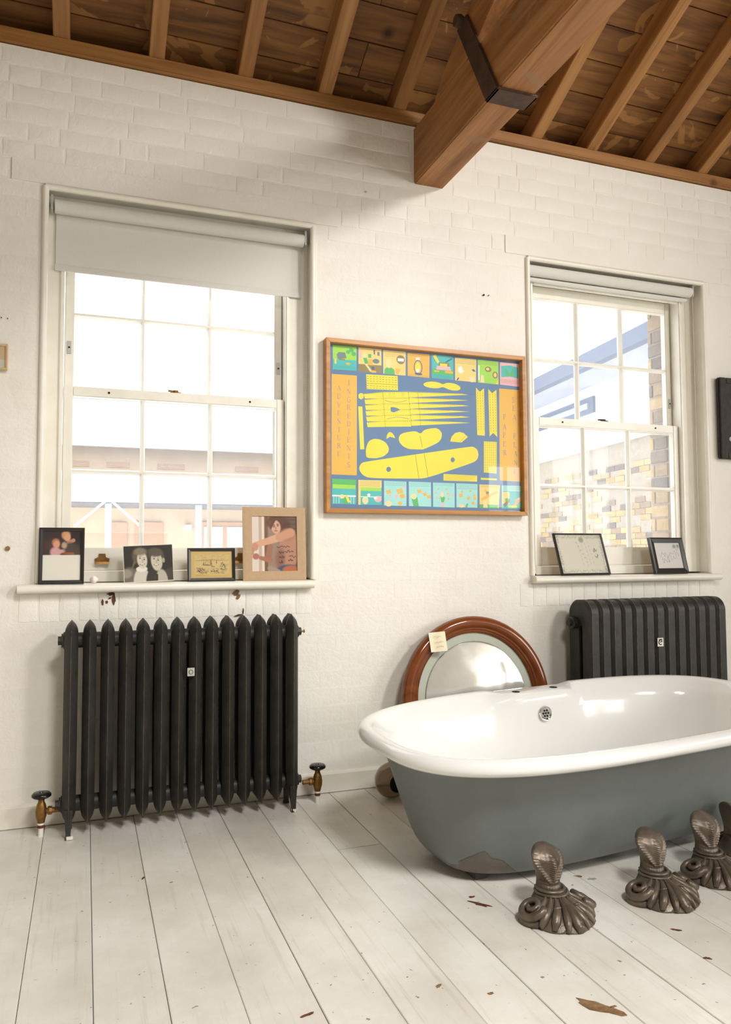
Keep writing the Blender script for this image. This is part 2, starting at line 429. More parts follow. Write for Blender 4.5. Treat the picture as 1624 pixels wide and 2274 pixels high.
for px, py, r, m in [(1075, 655, .0045, M_HOLE), (1086, 656, .003, M_CHIP), (813, 426, .004, M_STEEL), (17, 1218, .009, M_CHIP), (3, 705, .002, M_HOLE), (17, 707, .002, M_HOLE)]:
    p = on_y(px, py, -.006)
    MB().lathe([(r, -.0012), (r*.8, .004)], 10, axis='y').build('screw_hole', m, wall_back, loc=tuple(p))
bb = MB(); bb.prism([(-.018, .002), (-.018, .075), (-.012, .082), (.0, .084), (.0, .002)], XL, XR, 'x')
struct(bb.build('baseboard_back', M_JOIN, bevel=0))
# brick jamb outside the right-hand window
for k in range(20):
    z = .93+.0745*k
    full = k % 2 == 0
    for ya, yb in ([(.166, .298)] if full else [(.166, .262), (.270, .298)]):
        MB().box(-.011, .004, ya, yb, -.0325, .0325).build('brick', M_STOCK, wall_outer, bevel=.003, loc=(JX1+WIN[1]+.004, 0, z))
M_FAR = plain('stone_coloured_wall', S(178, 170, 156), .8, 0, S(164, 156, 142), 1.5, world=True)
# ---- other walls (behind the camera) with the windows that light the room
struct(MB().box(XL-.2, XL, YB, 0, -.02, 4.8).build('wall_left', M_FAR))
wf = MB(); FX = (5.2, 6.1)
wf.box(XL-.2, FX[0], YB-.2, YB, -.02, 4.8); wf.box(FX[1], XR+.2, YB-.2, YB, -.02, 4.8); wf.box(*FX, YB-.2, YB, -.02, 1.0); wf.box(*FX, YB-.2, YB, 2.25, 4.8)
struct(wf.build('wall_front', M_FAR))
fr = MB(); t = .04
for k in range(4): x = FX[0]+(FX[1]-FX[0]-t)*k/3; fr.box(x, x+t, YB-.08, YB-.04, 1.0, 2.25)
for z in (1.0, 1.6, 2.21): fr.box(*FX, YB-.08, YB-.04, z, z+t)
struct(fr.build('window_5', M_JOIN))
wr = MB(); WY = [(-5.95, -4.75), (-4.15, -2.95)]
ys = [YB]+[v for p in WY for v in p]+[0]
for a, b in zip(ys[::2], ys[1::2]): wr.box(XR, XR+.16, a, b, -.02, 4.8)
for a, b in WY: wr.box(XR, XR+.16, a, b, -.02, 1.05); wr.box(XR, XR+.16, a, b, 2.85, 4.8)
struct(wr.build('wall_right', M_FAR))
for n, (a, b) in enumerate(WY):
    fr = MB(); t = .035
    for y in (a, a+(b-a)/3-t/2, a+(b-a)*2/3-t/2, b-t): fr.box(XR+.02, XR+.05, y, y+t, 1.05, 2.85)
    for z in (1.05, 1.48, 1.93, 2.38, 2.85-t): fr.box(XR+.02, XR+.05, a, b, z, z+t)
    struct(fr.build('window_%d' % (n+3), M_JOIN))
# ---- ceiling: sloping boarded roof on rafters
SL = .49; AN = math.atan(SL); CA, SA = math.cos(AN), math.sin(AN)
RD = .105
def under(y): return 3.03+SL*(-y-.02)
def zroof(y): return under(y)+(RD+.024)/CA
RY = -3.1
ce = MB()
def slope(x0, x1, ya, yb):
    ce.prism([(ya, zroof(ya)), (yb, zroof(yb)), (yb, zroof(yb)+.06), (ya, zroof(ya)+.06)], x0, x1, 'x')
X0, X1 = XL-.2, XR+.2
slope(X0, X1, .3, RY)
zr_ = zroof(RY)
def zb2(y): return zr_-.484*(RY-y)
def slope2(x0, x1, ya, yb): ce.prism([(ya, zb2(ya)), (yb, zb2(yb)), (yb, zb2(yb)+.06), (ya, zb2(ya)+.06)], x0, x1, 'x')
slope2(X0, .5, RY, YB-.2); slope2(1.5, 3.3, RY, YB-.2); slope2(.5, 1.5, RY, -3.9); slope2(.5, 1.5, -4.7, YB-.2); slope2(4.3, X1, RY, YB-.2); slope2(3.3, 4.3, RY, -4.5); slope2(3.3, 4.3, -5.5, YB-.2)
ce.box(X0, X1, .13, .3, 2.97, 3.3)
ceiling = struct(ce.build('ceiling', plain('dark_roof_void', S(70, 46, 28), .9)))
PWD = .158; s = -.12; k = 0
while s < 3.3:
    for a, b in ((-1.4, 1.12 if k % 2 else 1.83), (1.12 if k % 2 else 1.83, 6.3)):
        L = b-a-.003
        mid = s+PWD/2
        yc = -.02-mid*CA; zc = 3.03+mid*SA
        n_off = RD+.010+random.uniform(-.0015, .0035)
        MB().box(-L/2, L/2, -PWD/2+.002, PWD/2-.002, -.009, .009).build('roof_board', M_PLANK, ceiling, bevel=.0015,
            loc=((a+b)/2, yc+n_off*SA, zc+n_off*CA), rot=(-AN+random.uniform(-.012, .012), 0, 0))
    s += PWD; k += 1
rme = MB().box(-.031, .031, -1.75, 1.75, -RD/2, RD/2).mesh('rafter', M_RAFT, bevel=.003)
for x in (-1.21, -.85, -.49, -.118, .245, .610, .965, 1.318, 1.665, 2.045, 2.368, 2.725, 3.075, 3.44, 3.8, 4.16, 4.52, 4.88, 5.24, 5.6, 5.96):
    mid = 1.65
    link_mesh('rafter', rme, ceiling, (x, -.02-mid*CA+RD/2*SA, 3.03+mid*SA+RD/2*CA))
    bpy.context.scene.collection.objects[-1].rotation_euler = (-AN, 0, 0)
MB().box(XL, 6.29, -.02, .12, 2.975, 3.03).build('wall_plate', M_PLATE, ceiling, bevel=.004)
MB().box(XL, 6.3, .118, .128, 2.97, 3.25).build('eaves_board', plain('dark_eaves_board', S(44, 30, 22), .85), ceiling)
tr = MB()
for a, b, c, d in ((3.3, 3.33, 0, 1), (4.27, 4.3, 0, 1), (3.3, 4.3, 0, .03), (3.3, 4.3, .97, 1)):
    ya, yb = -4.5-c, -4.5-d
    tr.prism([(ya, zb2(ya)-.05), (yb, zb2(yb)-.05), (yb, zb2(yb)+.1), (ya, zb2(ya)+.1)], a, b, 'x')
struct(tr.build('trim_1', M_JOIN))
tr = MB()
for a, b, c, d in ((.5, .53, 0, .8), (1.47, 1.5, 0, .8), (.5, 1.5, 0, .03), (.5, 1.5, .77, .8)):
    ya, yb = -3.9-c, -3.9-d
    tr.prism([(ya, zb2(ya)-.05), (yb, zb2(yb)-.05), (yb, zb2(yb)+.1), (ya, zb2(ya)+.1)], a, b, 'x')
struct(tr.build('trim_2', M_JOIN))  # lining of the roof opening added for the overhead fill lamp
# ---- tie beam with principal rafter and iron heel strap
beam = thing('roof_beam', 'massive brown timber tie beam with rusty iron strap, running out from wall', 'beam', (1.47, 0, 2.70))
bw = .0745
MB().box(-bw, bw, -6.0, .10, 0, .262).build('tie_beam', M_BEAM, beam, bevel=.006)
pr0 = [(-.10, .255), (-.22, .263), (-.30, .335), (-2.9, .335+2.6*.517), (-2.9, .335+2.6*.517-.27), (-.52, .255)]
MB().prism(pr0, -bw+.001, bw-.001, 'x').build('principal_rafter', M_BEAM, beam, bevel=.005)
st = MB(); t = .011
SX = bw+t
def sq(P, a, b): st.prism(P, a, b, 'x')
side = [(-.690, -t), (-.782, -t), (-.545, .435), (-.462, .418)]
sq(side, -SX, -bw); sq(side, bw, SX)
st.box(-SX, SX, -.782, -.690, -t, .0)
strap = st.build('iron_strap', M_STRAP, beam, bevel=.003)
MB().lathe([(.0, -.02), (.022, -.02), (.026, 0), (.020, .014), (0, .016)], 14, axis='x').build('strap_bolt', M_STRAP, strap, smooth=True, loc=(-SX-.008, -.505, .428))

# ---- sash windows
SXA, SXB = -.092, .805
GX = [-.056, .214, .490, .772]
def sash(name, y, z0, z1, gz0, gz1, zb, o, parent):
    d = .036; s = MB()
    s.box(SXA, GX[0], y, y+d, z0, z1); s.box(GX[3], SXB, y, y+d, z0, z1)
    s.box(GX[0], GX[3], y, y+d, z0, gz0); s.box(GX[0], GX[3], y, y+d, gz1, z1)
    so = s.build(name, M_JOIN, parent, bevel=.003)
    b = .010
    for x in GX[1:3]:
        MB().prism([(-b, .032), (-b, .022), (-.004, .004), (.004, .004), (b, .022), (b, .032)], gz0, gz1, 'z').build('glazing_bar', M_JOIN, so, loc=(x, y, 0))
    MB().prism([(.032, -b), (.022, -b), (.0035, -.004), (.0035, .004), (.022, b), (.032, b)], GX[0], GX[3], 'x').build('glazing_bar', M_JOIN, so, loc=(0, y, zb))
    # putty slope round the panes
    for za, zc in ((gz0, zb-b), (zb+b, gz1)):
        for xa, xb in ((GX[0], GX[1]-b), (GX[1]+b, GX[2]-b), (GX[2]+b, GX[3])):
            MB().box(xa-.001, xb+.001, y+.025, y+.028, za-.001, zc+.001).build('pane', M_PANE, so)
    return so
def window(n, o):
    w = MB()
    w.box(OX0, SXA-.003, .07, .165, .90, OZ1); w.box(SXB+.003, OX1, .07, .165, .90, OZ1)
    w.box(SXA-.003, SXB+.003, .07, .165, 2.352, OZ1); w.box(SXA-.003, SXB+.003, .072, .165, .895, .936)
    win = struct(w.build('window_%d' % n, M_JOIN, loc=(o, 0, 0), bevel=.002))
    up = sash('upper_sash', .128, 1.634, 2.350, 1.674, 2.288, 1.979, o, win)
    lo = sash('lower_sash', .086, .938, 1.674, 1.030, 1.634, 1.335, o, win)
    for xa, xb, za, zb in ((SXA-.018, SXA-.002, .936, 2.352), (SXB+.002, SXB+.018, .936, 2.352)):
        MB().box(xa, xb, .062, .084, za, zb).build('staff_bead', M_JOIN, win, bevel=.004)
    MB().box(SXA, SXB, .062, .080, 2.33, 2.352).build('staff_bead', M_JOIN, win, bevel=.004)
    # rounded bead round the opening
    r = .013
    for path in ([(OX0, -.002, .895), (OX0, -.002, OZ1)], [(OX1, -.002, .895), (OX1, -.002, OZ1)], [(OX0, -.002, OZ1), (OX1, -.002, OZ1)]):
        MB().tube(path, r, 10).build('edge_bead', M_JOIN, win, smooth=True)
    MB().box(OX0, OX0+.004, .0, .07, .90, OZ1).build('reveal_lining', M_JOIN, win); MB().box(OX1-.004, OX1, .0, .07, .90, OZ1).build('reveal_lining', M_JOIN, win)
    # sill board with rounded nose
    xa, xb = (-.235, .905) if n == 1 else (-.172, .945)
    P = [(.075, .858), (-.034, .858)]+[(-.034-.017*math.sin(a), .875-.017*math.cos(a)) for a in [math.pi*q/8 for q in range(1, 8)]]+[(-.034, .892), (.075, .892)]
    MB().prism(P, xa, xb, 'x').build('sill', M_JOIN, win, smooth=35)
    # fittings
    lk = MB(); lk.lathe([(.026, 0), (.026, .004), (.012, .007), (.010, .014)], 14, (0, 0, 0)); lk.box(-.03, .012, -.006, .006, .008, .014)
    lk.build('sash_lock', M_BRASS if n == 1 else M_STRAP, win, loc=(.345, .112, 1.674))
    for x, z in ((SXA+.018, 1.838 if n == 1 else 1.80), (SXB-.016, 1.82 if n == 1 else 1.80)):
        p = MB().box(-.008, .008, -.003, .001, -.026, .026).build('sash_stop', M_STEEL, up, loc=(x, .127, z), bevel=.001)
        MB().lathe([(.004, -.003), (.004, 0)], 10, axis='y').build('screw', M_HOLE, p, loc=(0, -.0012, 0))
    for x in (.08, .655):
        MB().lathe([(.0045, -.0015), (.0045, .002)], 10, axis='y').build('screw', M_HOLE, lo, loc=(x, .0855, 1.655))
    if n == 1:
        for x in (.063, .617):
            l = MB(); l.prism([(-.026, -.02), (.026, -.02), (.028, .002), (.014, .008), (.012, .022), (-.012, .022), (-.014, .008), (-.028, .002)], -.004, .0, 'y')
            l.prism([(-.018, -.010), (-.021, -.020), (-.004, -.020), (-.004, -.010)], -.026, .026, 'x')
            l.build('sash_lift', M_BRASS, lo, loc=(x, .0855, .984))
    else:
        MB().box(.838, .846, .0, .004, 1.75, 2.26).build('sash_cord', plain('frayed_green_cord', S(150, 150, 128), .9), win, loc=(-.025, .12, 0))
    return win
for n, o in enumerate(WIN): window(n+1, o)

# ---- roller blinds
def blind(o, drop, label, zt, chain_to):
    b = thing('roller_blind', label, 'blind', (o, .036, zt))
    r = .027
    MB().lathe([(r, -.132), (r, .878)], 24, axis='x').build('roller', M_BLIND, b, smooth=35)
    if drop > .1:
        y = r-.001
        f = MB(); nx = 2
        f.box(-.128, .874, y-.001, y+.0005, -drop, .0)
        f.build('fabric', M_BLIND, b)
        MB().prism([(y-.004, -drop-.002), (y-.0055, -drop+.010), (y-.003, -drop+.022), (y+.003, -drop+.022), (y+.003, -drop-.002)], -.130, .876, 'x').build('hem_bar', M_BLIND, b, smooth=40)
    else:
        MB().lathe([(.011, -.128), (.011, .860)], 14, c=(0, .012, -.040), axis='x').build('hem_bar', M_BLIND, b, smooth=35)
    for x in (-.148, .880):
        k = MB(); k.box(x, x+.010, -.02, .022, -.024, .040); k.lathe([(.018, 0), (.018, .010)], 12, c=(x, 0, 0), axis='x')
        k.build('bracket', M_STEEL, b, bevel=.002)
    c = MB(); zz = .0; L = zt-chain_to; step = .0075; bx_ = .893 if o == 0 else .882
    oct_v = [(1, 0, 0), (-1, 0, 0), (0, 1, 0), (0, -1, 0), (0, 0, 1), (0, 0, -1)]; oct_f = [(0, 2, 4), (2, 1, 4), (1, 3, 4), (3, 0, 4), (2, 0, 5), (1, 2, 5), (3, 1, 5), (0, 3, 5)]
    pts = []
    for k in range(int(L/step)): pts += [(bx_, -.016, -k*step), (bx_-.004, .014, -k*step)]
    for k in range(5): a = math.pi*k/4; pts.append((bx_-.002, -.001-.015*math.cos(a), -L-.012*math.sin(a)))
    for p in pts: c.add([(p[0]+q[0]*.0022, p[1]+q[1]*.0022, p[2]+q[2]*.0028) for q in oct_v], oct_f)
    c.tube([(bx_, -.016, 0), (bx_, -.016, -L)], .0007, 4); c.tube([(bx_-.004, .014, 0), (bx_-.004, .014, -L)], .0007, 4)
    c.build('bead_chain', M_STEEL if o == 0 else M_WHITE, b)
    return b
blind(0.0, .245, 'white roller blind pulled part way down over the left window', 2.372, 1.10)
blind(WIN[1]-.018, .03, 'white roller blind rolled right up at top of right window', 2.386, 1.075)

# ================================================================== OUTSIDE
M_PBRICK = plain('pale_brick_facade', S(232, 206, 170), .9, 0, S(218, 190, 152), 2.5, world=True)
M_RENDER = plain('white_render', S(222, 222, 220), .8)
M_SLATE = plain('grey_slate', S(178, 182, 192), .8, 0, S(164, 168, 178), 3)
M_BLUE = plain('blue_grey_steel', S(184, 194, 210), .6)
M_DOOR = plain('orange_timber_door', S(214, 172, 134), .6, 0, S(204, 160, 120), 6)
M_DARKU = plain('dark_soffit', S(118, 114, 112), .9)
M_PALEGL = plain('pale_reflecting_glass', S(206, 212, 210), .3)
M_WHITEST = plain('white_steel', S(232, 232, 232), .5)
FY = 17.0
def fp(px, py): p = on_y(px, py, FY); return p[0], p[2]
mews = thing('mews_building', 'pale brick two-storey building with gallery and blue posts, through left window', 'building', (3, FY, -.4))
mo = (-3, -FY, .4)
def mpart(mb, name, m, **k): return mb.shift(mo).build(name, m, mews, **k)
zg = fp(300, 1300)[1]-2.2
z_gut = fp(380, 992)[1]; z_deck0 = fp(380, 1120)[1]; z_deck1 = fp(380, 1112)[1]; z_par = fp(380, 1068)[1]
mpart(MB().box(-9, 7, FY, FY+6, -.4, z_gut), 'wall', M_PBRICK)
mpart(MB().prism([(FY-.6, z_gut), (FY+4, z_gut+2.15), (FY+4, z_gut+1.95), (FY-.5, z_gut-.15)], -9.3, 7.3, 'x'), 'roof', M_SLATE)
mpart(MB().box(-9.3, 7.3, FY-.72, FY-.58, z_gut-.16, z_gut), 'gutter', M_WHITEST)
mpart(MB().box(-9, 7, FY-1.9, FY, z_deck0-.12, z_deck0+.08), 'gallery_deck', M_DARKU)
mpart(MB().box(-9, 7, FY-1.95, FY-1.88, z_deck0-.1, z_deck0+.12), 'gallery_beam', M_BLUE)
mpart(MB().box(-9, 7, FY-1.90, FY-1.87, z_deck0+.12, z_par), 'gallery_parapet', M_RENDER)
for px in (-40, 240, 441, 640, 840):
    x = on_y(px, 1170, FY-1.8)[0]
    mpart(MB().box(x-.07, x+.07, FY-1.85, FY-1.71, -.4, z_deck0), 'post', M_BLUE)
    for s_ in (-1, 1):
        if px in (240,): mpart(MB().tube([(x, FY-1.95, z_deck0-.02), (x+s_*.72, FY-1.95, z_deck0-.66)], .03, 6), 'brace', M_WHITEST)
for px, wpx in ((330, 62), (262, 40), (498, 110), (600, 60), (120, 60), (40, 60)):
    x0 = on_y(px-wpx/2, 1190, FY)[0]; x1 = on_y(px+wpx/2, 1190, FY)[0]; zt = fp(px, 1160)[1]
    d = MB().box(x0, x1, FY-.06, FY+.02, -.4, zt); do = mpart(d, 'door', M_DOOR)
    if px in (498, 600):
        for a, b in ((.08, .46), (.54, .92)):
            MB().box(x0+(x1-x0)*a, x0+(x1-x0)*b, FY-.08, FY-.055, .3, zt-.12).shift(mo).build('pane', M_PALEGL, do)
for px, wpx in ((180, 34), (380, 60), (548, 50), (262, 50)):
    x0 = on_y(px-wpx/2, 1020, FY)[0]; x1 = on_y(px+wpx/2, 1020, FY)[0]
    wo = mpart(MB().box(x0, x1, FY-.04, FY+.02, z_deck0+.9, z_gut-.45), 'window', M_DOOR)
    MB().box(x0+.08, x1-.08, FY-.06, FY-.035, z_deck0+.95, z_gut-.53).shift(mo).build('pane', M_PALEGL, wo)
mpart(MB().box(on_y(410, 1170, FY)[0], on_y(424, 1170, FY)[0], FY-.2, FY, fp(410, 1178)[1], fp(410, 1166)[1]), 'alarm_box', M_WHITEST)
# neighbour running away to the right, seen through the right window
ndir = np.array([math.sin(math.radians(7)), math.cos(math.radians(7)), 0]); nn = np.array([-ndir[1], ndir[0], 0])
n0 = np.array([6.4, 4.0, 0])
def on_n(px, py, off=0.0):
    d = ray(px, py); q = n0+nn*off; t = ((q-CAM)@nn)/(d@nn); p = CAM+t*d
    return float((p-n0)@ndir), float(p[2])
nb = thing('neighbour_building', 'yellow brick and white rendered building with sloping eaves, through right window', 'building', tuple(n0), (0, 0, -math.radians(7)))
# local: x = outwards to the right (-nn), y = along the building
z_br = on_n(1448, 957)[1]; z_ev = on_n(1441, 758, .5)[1]; z_rt = z_ev+.35
YA, YZ = -3.0, 9.5
MB().box(0, 5, YA, YZ, -3, z_br).build('brick_wall', M_MORTAR, nb)
MB().box(-.06, 5, YA, YZ, z_br, z_ev+.3).build('rendered_wall', M_RENDER, nb)
MB().prism([(-.62, z_ev-.05), (-.62, z_ev+.16), (2.0, z_ev+.62), (5.0, z_ev-.05), (-.05, z_ev-.05)], YA-.3, YZ, 'y').build('roof', M_SLATE, nb)
MB().box(-.72, -.60, YA, YZ, z_ev-.06, z_ev+.12).build('gutter', plain('grey_gutter', S(96, 106, 124), .7), nb)
MB().box(-.09, 0, YA, YZ, z_br-.04, z_br+.05).build('coping', M_RENDER, nb)
ya, za = on_n(1331, 880); yb, _ = on_n(1196, 921)
wz1 = za; wz0 = z_br+.45
wo = MB().box(-.10, .02, ya, yb+2.5, wz0, wz1).build('window', plain('grey_window_frame', S(96, 108, 126), .6), nb)
MB().box(-.13, -.09, ya+.1, yb+2.4, wz0+.06, wz1-.08).build('pane', plain('far_window_glass', S(170, 182, 190), .15), wo)
nx = 0
rb = random.Random(11)
z = on_n(1320, 1250)[1]-.1; row = 0
bme = MB().box(-.008, .01, -.108, .108, -.0335, .0335).mesh('stock_brick', M_STOCK)
cnt = 0
while z < z_br-.03:
    y = .15 - (.11 if row % 2 else 0)
    while y < 5.2:
        if rb.random() < (.96 if z < 1.35 else .5) and cnt < 290:
            link_mesh('brick', bme, nb, (-.002, y, z)); cnt += 1
        y += .225
    z += .075; row += 1

# ================================================================== RADIATORS
def rad_section(foot=False):
    mb = MB(); R = []
    ZB, ZT = .045, .762
    zs = [.047, .052, .060, .070, .085, .3, .5, .70, .715, .725, .734, .742, .749, .755, .759, .762]
    for z in zs:
        if z <= .085: t = (.085-z)/.038; w = .0228*(1-.80*t**1.7); d = 1-.05*t
        elif z <= .70: w = .0236; d = 1
        else: t = (z-.70)/.062; w = .0236*max(.07, (1-t**3.0)); d = 1-.5*t**3
        pts = [(0, -.071), (.45*w, -.060), (w, -.040), (w*.92, -.022), (w*.45, 0), (w*.92, .022), (w, .040), (.45*w, .060), (0, .071),
               (-.45*w, .060), (-w, .040), (-w*.92, .022), (-w*.45, 0), (-w*.92, -.022), (-w, -.040), (-.45*w, -.060)]
        R.append([(x, y*d, z) for x, y in pts])
    mb.rings(R)
    # worn line down the ridge
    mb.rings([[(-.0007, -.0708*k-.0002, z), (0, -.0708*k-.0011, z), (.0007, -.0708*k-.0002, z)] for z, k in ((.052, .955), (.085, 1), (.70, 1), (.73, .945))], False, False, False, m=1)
    if foot:
        for s_, y in ((-1, -.052), (1, .045)):
            mb.rings([[(.014*a, y+.016*b, .10) for a, b in ((-1, -1), (1, -1), (1, 1), (-1, 1))], [(.011*a, y+s_*.004+.010*b, .05) for a, b in ((-1, -1), (1, -1), (1, 1), (-1, 1))],
                      [(.008*a, y+s_*.009+.008*b, .016) for a, b in ((-1, -1), (1, -1), (1, 1), (-1, 1))], [(.011*a, y+s_*.011+.011*b, .0) for a, b in ((-1, -1), (1, -1), (1, 1), (-1, 1))]])
    return mb
def valve(parent, x, side):
    # side +1: the union points to +x (radiator lies to the right)
    vv = MB(); vv.lathe([(.012, .048), (.014, .056), (.015, .062), (.0185, .072), (.0195, .090), (.017, .104), (.0145, .114), (.011, .120), (.0095, .136)], 18)
    vo = vv.build('valve', M_BRASS, parent, smooth=50, loc=(x, .003, 0))
    MB().lathe([(.009, -.002), (.009, .040), (.0115, .041), (.0115, .052)], 14).build('pipe', M_WHITE, vo, smooth=40)
    MB().lathe([(.0095, .030), (.0118, .031), (.0118, .041), (.0095, .042)], 10).build('pipe_nut', M_RUSTCHIP, vo)
    MB().lathe([(.004, .132), (.026, .135), (.0335, .141), (.0335, .147), (.028, .153), (.008, .154), (.006, .150)], 24).build('hand_wheel', M_BLACKP, vo, smooth=50)
    n = MB()
    n.lathe([(.009, side*.012), (.009, side*.020), (.0145, side*.021), (.016, side*.027), (.0145, side*.036), (.010, side*.037), (.010, side*.062)], 8, c=(0, 0, .088), axis='x')
    n.build('union_nut', M_BRASS, vo)
def radiator1():
    r = thing('radiator', 'black cast iron radiator with pointed columns under the left window', 'radiator', (0, -.130, 0))
    pit = .0630; x0 = -.043
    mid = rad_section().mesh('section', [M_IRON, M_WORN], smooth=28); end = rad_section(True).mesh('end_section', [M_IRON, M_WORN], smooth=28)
    for k in range(14):
        link_mesh('section', end if k in (0, 13) else mid, r, (x0+pit*k, 0, 0))
    for z in (.690, .105):
        MB().lathe([(.028, x0-.012), (.028, x0+13*pit+.012)], 20, c=(0, 0, z), axis='x').build('header', M_IRON, r, smooth=35)
    for x, s_ in ((x0, -1), (x0+13*pit, 1)):
        for z in (.690, .105):
            MB().lathe([(.031, s_*.012), (.031, s_*.026), (.025, s_*.030), (.025, s_*.034), (.016, s_*.034), (.016, s_*.046)], 8, c=(x, 0, z), axis='x').build('bushing', M_IRON, r)
        MB().prism(blob(0, 0, .014, .012, 0, 9, .3, int(s_)+5), -.004, .007, 'z').build('foot_pad', M_WHITE, r, loc=(x+.004, -.062, .005))
    MB().lathe([(.004, 0), (.004, .014), (.0065, .014), (.0065, .018)], 10, c=(x0+13*pit+.044, 0, .690), axis='x').build('bleed_screw', M_BRASS, r)
    p = on_y(424, 1492, -.197)
    b = MB().box(-.0135, .0135, -.003, .0, -.0155, .0155).build('badge', M_STEEL, r, bevel=.001, loc=(p[0], -.068, p[2]))
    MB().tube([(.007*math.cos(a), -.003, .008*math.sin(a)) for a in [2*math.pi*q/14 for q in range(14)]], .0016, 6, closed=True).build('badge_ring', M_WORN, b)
    valve(r, -.135, 1); valve(r, .893, -1)
    return r
radiator1()
def rad2_section(foot):
    mb = MB(); N = 48
    def ring(ins, zb, zt, d, rt, rb_):
        # rounded rectangle in (y,z), counted from the bottom centre round
        hd = d-ins; out = []
        pts = []
        for cy_, cz_, r_, a0 in ((hd-rt, zt-ins-rt, rt, 0), (-(hd-rt), zt-ins-rt, rt, 90), (-(hd-rb_), zb+ins+rb_, rb_, 180), (hd-rb_, zb+ins+rb_, rb_, 270)):
            for q in range(12): a = math.radians(a0+90*q/11); pts.append((cy_+r_*math.cos(a), cz_+r_*math.sin(a)))
        return pts
    ZT, ZB = .783, .05
    o1 = ring(0, ZB, ZT, .084, .062, .05); o2 = ring(.011, ZB, ZT, .084, .053, .041)
    i1 = []
    for cy_, cz_, r_, a0 in ((.003, .655, .010, 0), (-.003, .655, .010, 90), (-.003, .17, .010, 180), (.003, .17, .010, 270)):
        for q in range(12): a = math.radians(a0+90*q/11); i1.append((cy_+r_*math.cos(a), cz_+r_*math.sin(a)))
    h1, h2 = .0175, .0303
    V = []; L = [(o2, -h2), (o1, -h1), (o1, h1), (o2, h2), (i1, h2*.7), (i1, -h2*.7)]
    for P, x in L: V += [(x, y, z) for y, z in P]
    n = 48; F = []; 
    for k in range(6):
        kk = (k+1) % 6
        for j in range(n): a, b = k*n+j, k*n+(j+1) % n; F.append((a, b, kk*n+(j+1) % n, kk*n+j))
    mb.add(V, F)
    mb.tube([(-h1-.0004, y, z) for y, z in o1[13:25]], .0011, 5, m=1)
    if foot:
        for y in (-.055, .055): mb.prism([(y-.016, .09), (y-.010, .0), (y+.010, .0), (y+.016, .09)], -.014, .014, 'x')
    return mb
def radiator2():
    r = thing('radiator', 'black cast iron radiator with rounded tops behind bath, under the right window', 'radiator', (2.15, -.135, 0))
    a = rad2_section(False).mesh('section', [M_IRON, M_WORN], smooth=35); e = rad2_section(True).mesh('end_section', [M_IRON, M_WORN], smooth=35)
    for k in range(13): link_mesh('section', e if k in (0, 12) else a, r, (.031+.0617*k, 0, 0))
    for z in (.675, .13):
        for y in (.040,):
            MB().lathe([(.030, -.006), (.030, -.016), (.024, -.020), (.015, -.020), (.015, -.032)], 12, c=(.002, y, z), axis='x').build('bushing', M_IRON, r)
        MB().lathe([(.024, .0), (.024, .80)], 14, c=(0, .040, z), axis='x').build('header', M_IRON, r, smooth=35)
    p = on_y(1467, 1426, -.22)
    b = MB().box(-.018, .018, -.002, .0, -.021, .021).build('badge', M_WHITE, r, bevel=.0015, loc=(p[0]-2.15, -.0845, p[2]))
    g = MB(); g.tube([(.010*math.cos(a), -.0026, .011*math.sin(a)) for a in [math.radians(40+q*20) for q in range(14)]], .0022, 5); g.tube([(-.003, -.0026, 0), (.009, -.0026, .004)], .002, 5); g.tube([(-.010, -.0026, .013), (.010, -.0026, .013)], .0015, 5)
    g.build('badge_emblem', M_BLACKP, b)
radiator2()

# ================================================================== BATH
BCX, BCY, BTH = 1.7161, -.8036, .087
BA, BB, BZ, BN = .8602, .4363, .4471, 2.957
TX, TY = .0404, -.0202                                  # it sits a little askew on its blocks
bath = thing('bathtub', 'white roll top bathtub with blue grey painted outside', 'bathtub', (BCX, BCY, 0), (TX, TY, BTH))
NT_ = 144
def sup(t, n): c, s_ = math.cos(t), math.sin(t); return math.copysign(abs(c)**(2/n), c), math.copysign(abs(s_)**(2/n), s_)
def bloc(px, py, z):
    p = on_z(px, py, z); dx, dy = p[0]-BCX, p[1]-BCY
    return dx*math.cos(BTH)+dy*math.sin(BTH), -dx*math.sin(BTH)+dy*math.cos(BTH)
h1 = bloc(1150, 1535, .452); h2 = bloc(1238, 1527, .454)
PCX = (h1[0]+h2[0])/2; PHW = .205
def plat(t):                                            # 1 on the tap ledge of the far side
    if math.sin(t) <= 0: return 0
    x = BA*sup(t, BN)[0]; d = abs(x-PCX)
    return max(0, min(1, (PHW-d)/.045))
def ring(t_e, t_s, z, n=BN, ledge=None):
    out = []
    for k in range(NT_):
        t = 2*math.pi*(k+.5)/NT_; ux, uy = sup(t, n); e, s_, zz = t_e, t_s, z
        if ledge:
            p = plat(t); p = p*p*(3-2*p); s_ = s_+(ledge[0]-s_)*p; zz = zz+(ledge[1]-zz)*p
        out.append(((BA-e)*ux, (BB-s_)*uy, zz))
    return out
ZT_, ZB_ = BZ-.0406, .0454
def shell_ring(q, out=0.0):
    e = .069+.1226*q+.0061*q**6.2-out; s_ = .069+.0942*q+.025*q**6.2-out
    if q > .86: d_ = (q-.86)/.14; e += .012*d_**2.2; s_ += .012*d_**2.2
    return e, s_, ZT_-q*(ZT_-ZB_), BN+(3.3355-BN)*q
sh = MB(); RR = [ring(.045, .045, BZ-.0455)]
for q in [0, .15, .3, .45, .6, .7, .78, .85, .91, .955, .98, 1.0]: RR.append(ring(*shell_ring(q)))
for k_ in (.14, .4, .7): e, s_, z, n = shell_ring(1); RR.append(ring(e+k_*(BA-e), s_+k_*(BB-s_), z-.004*k_, n))
sh.rings(RR, True, False, True)
shell = sh.build('outer_shell', M_GREYP, bath, smooth='all')
en = MB(); L0 = BZ-.010
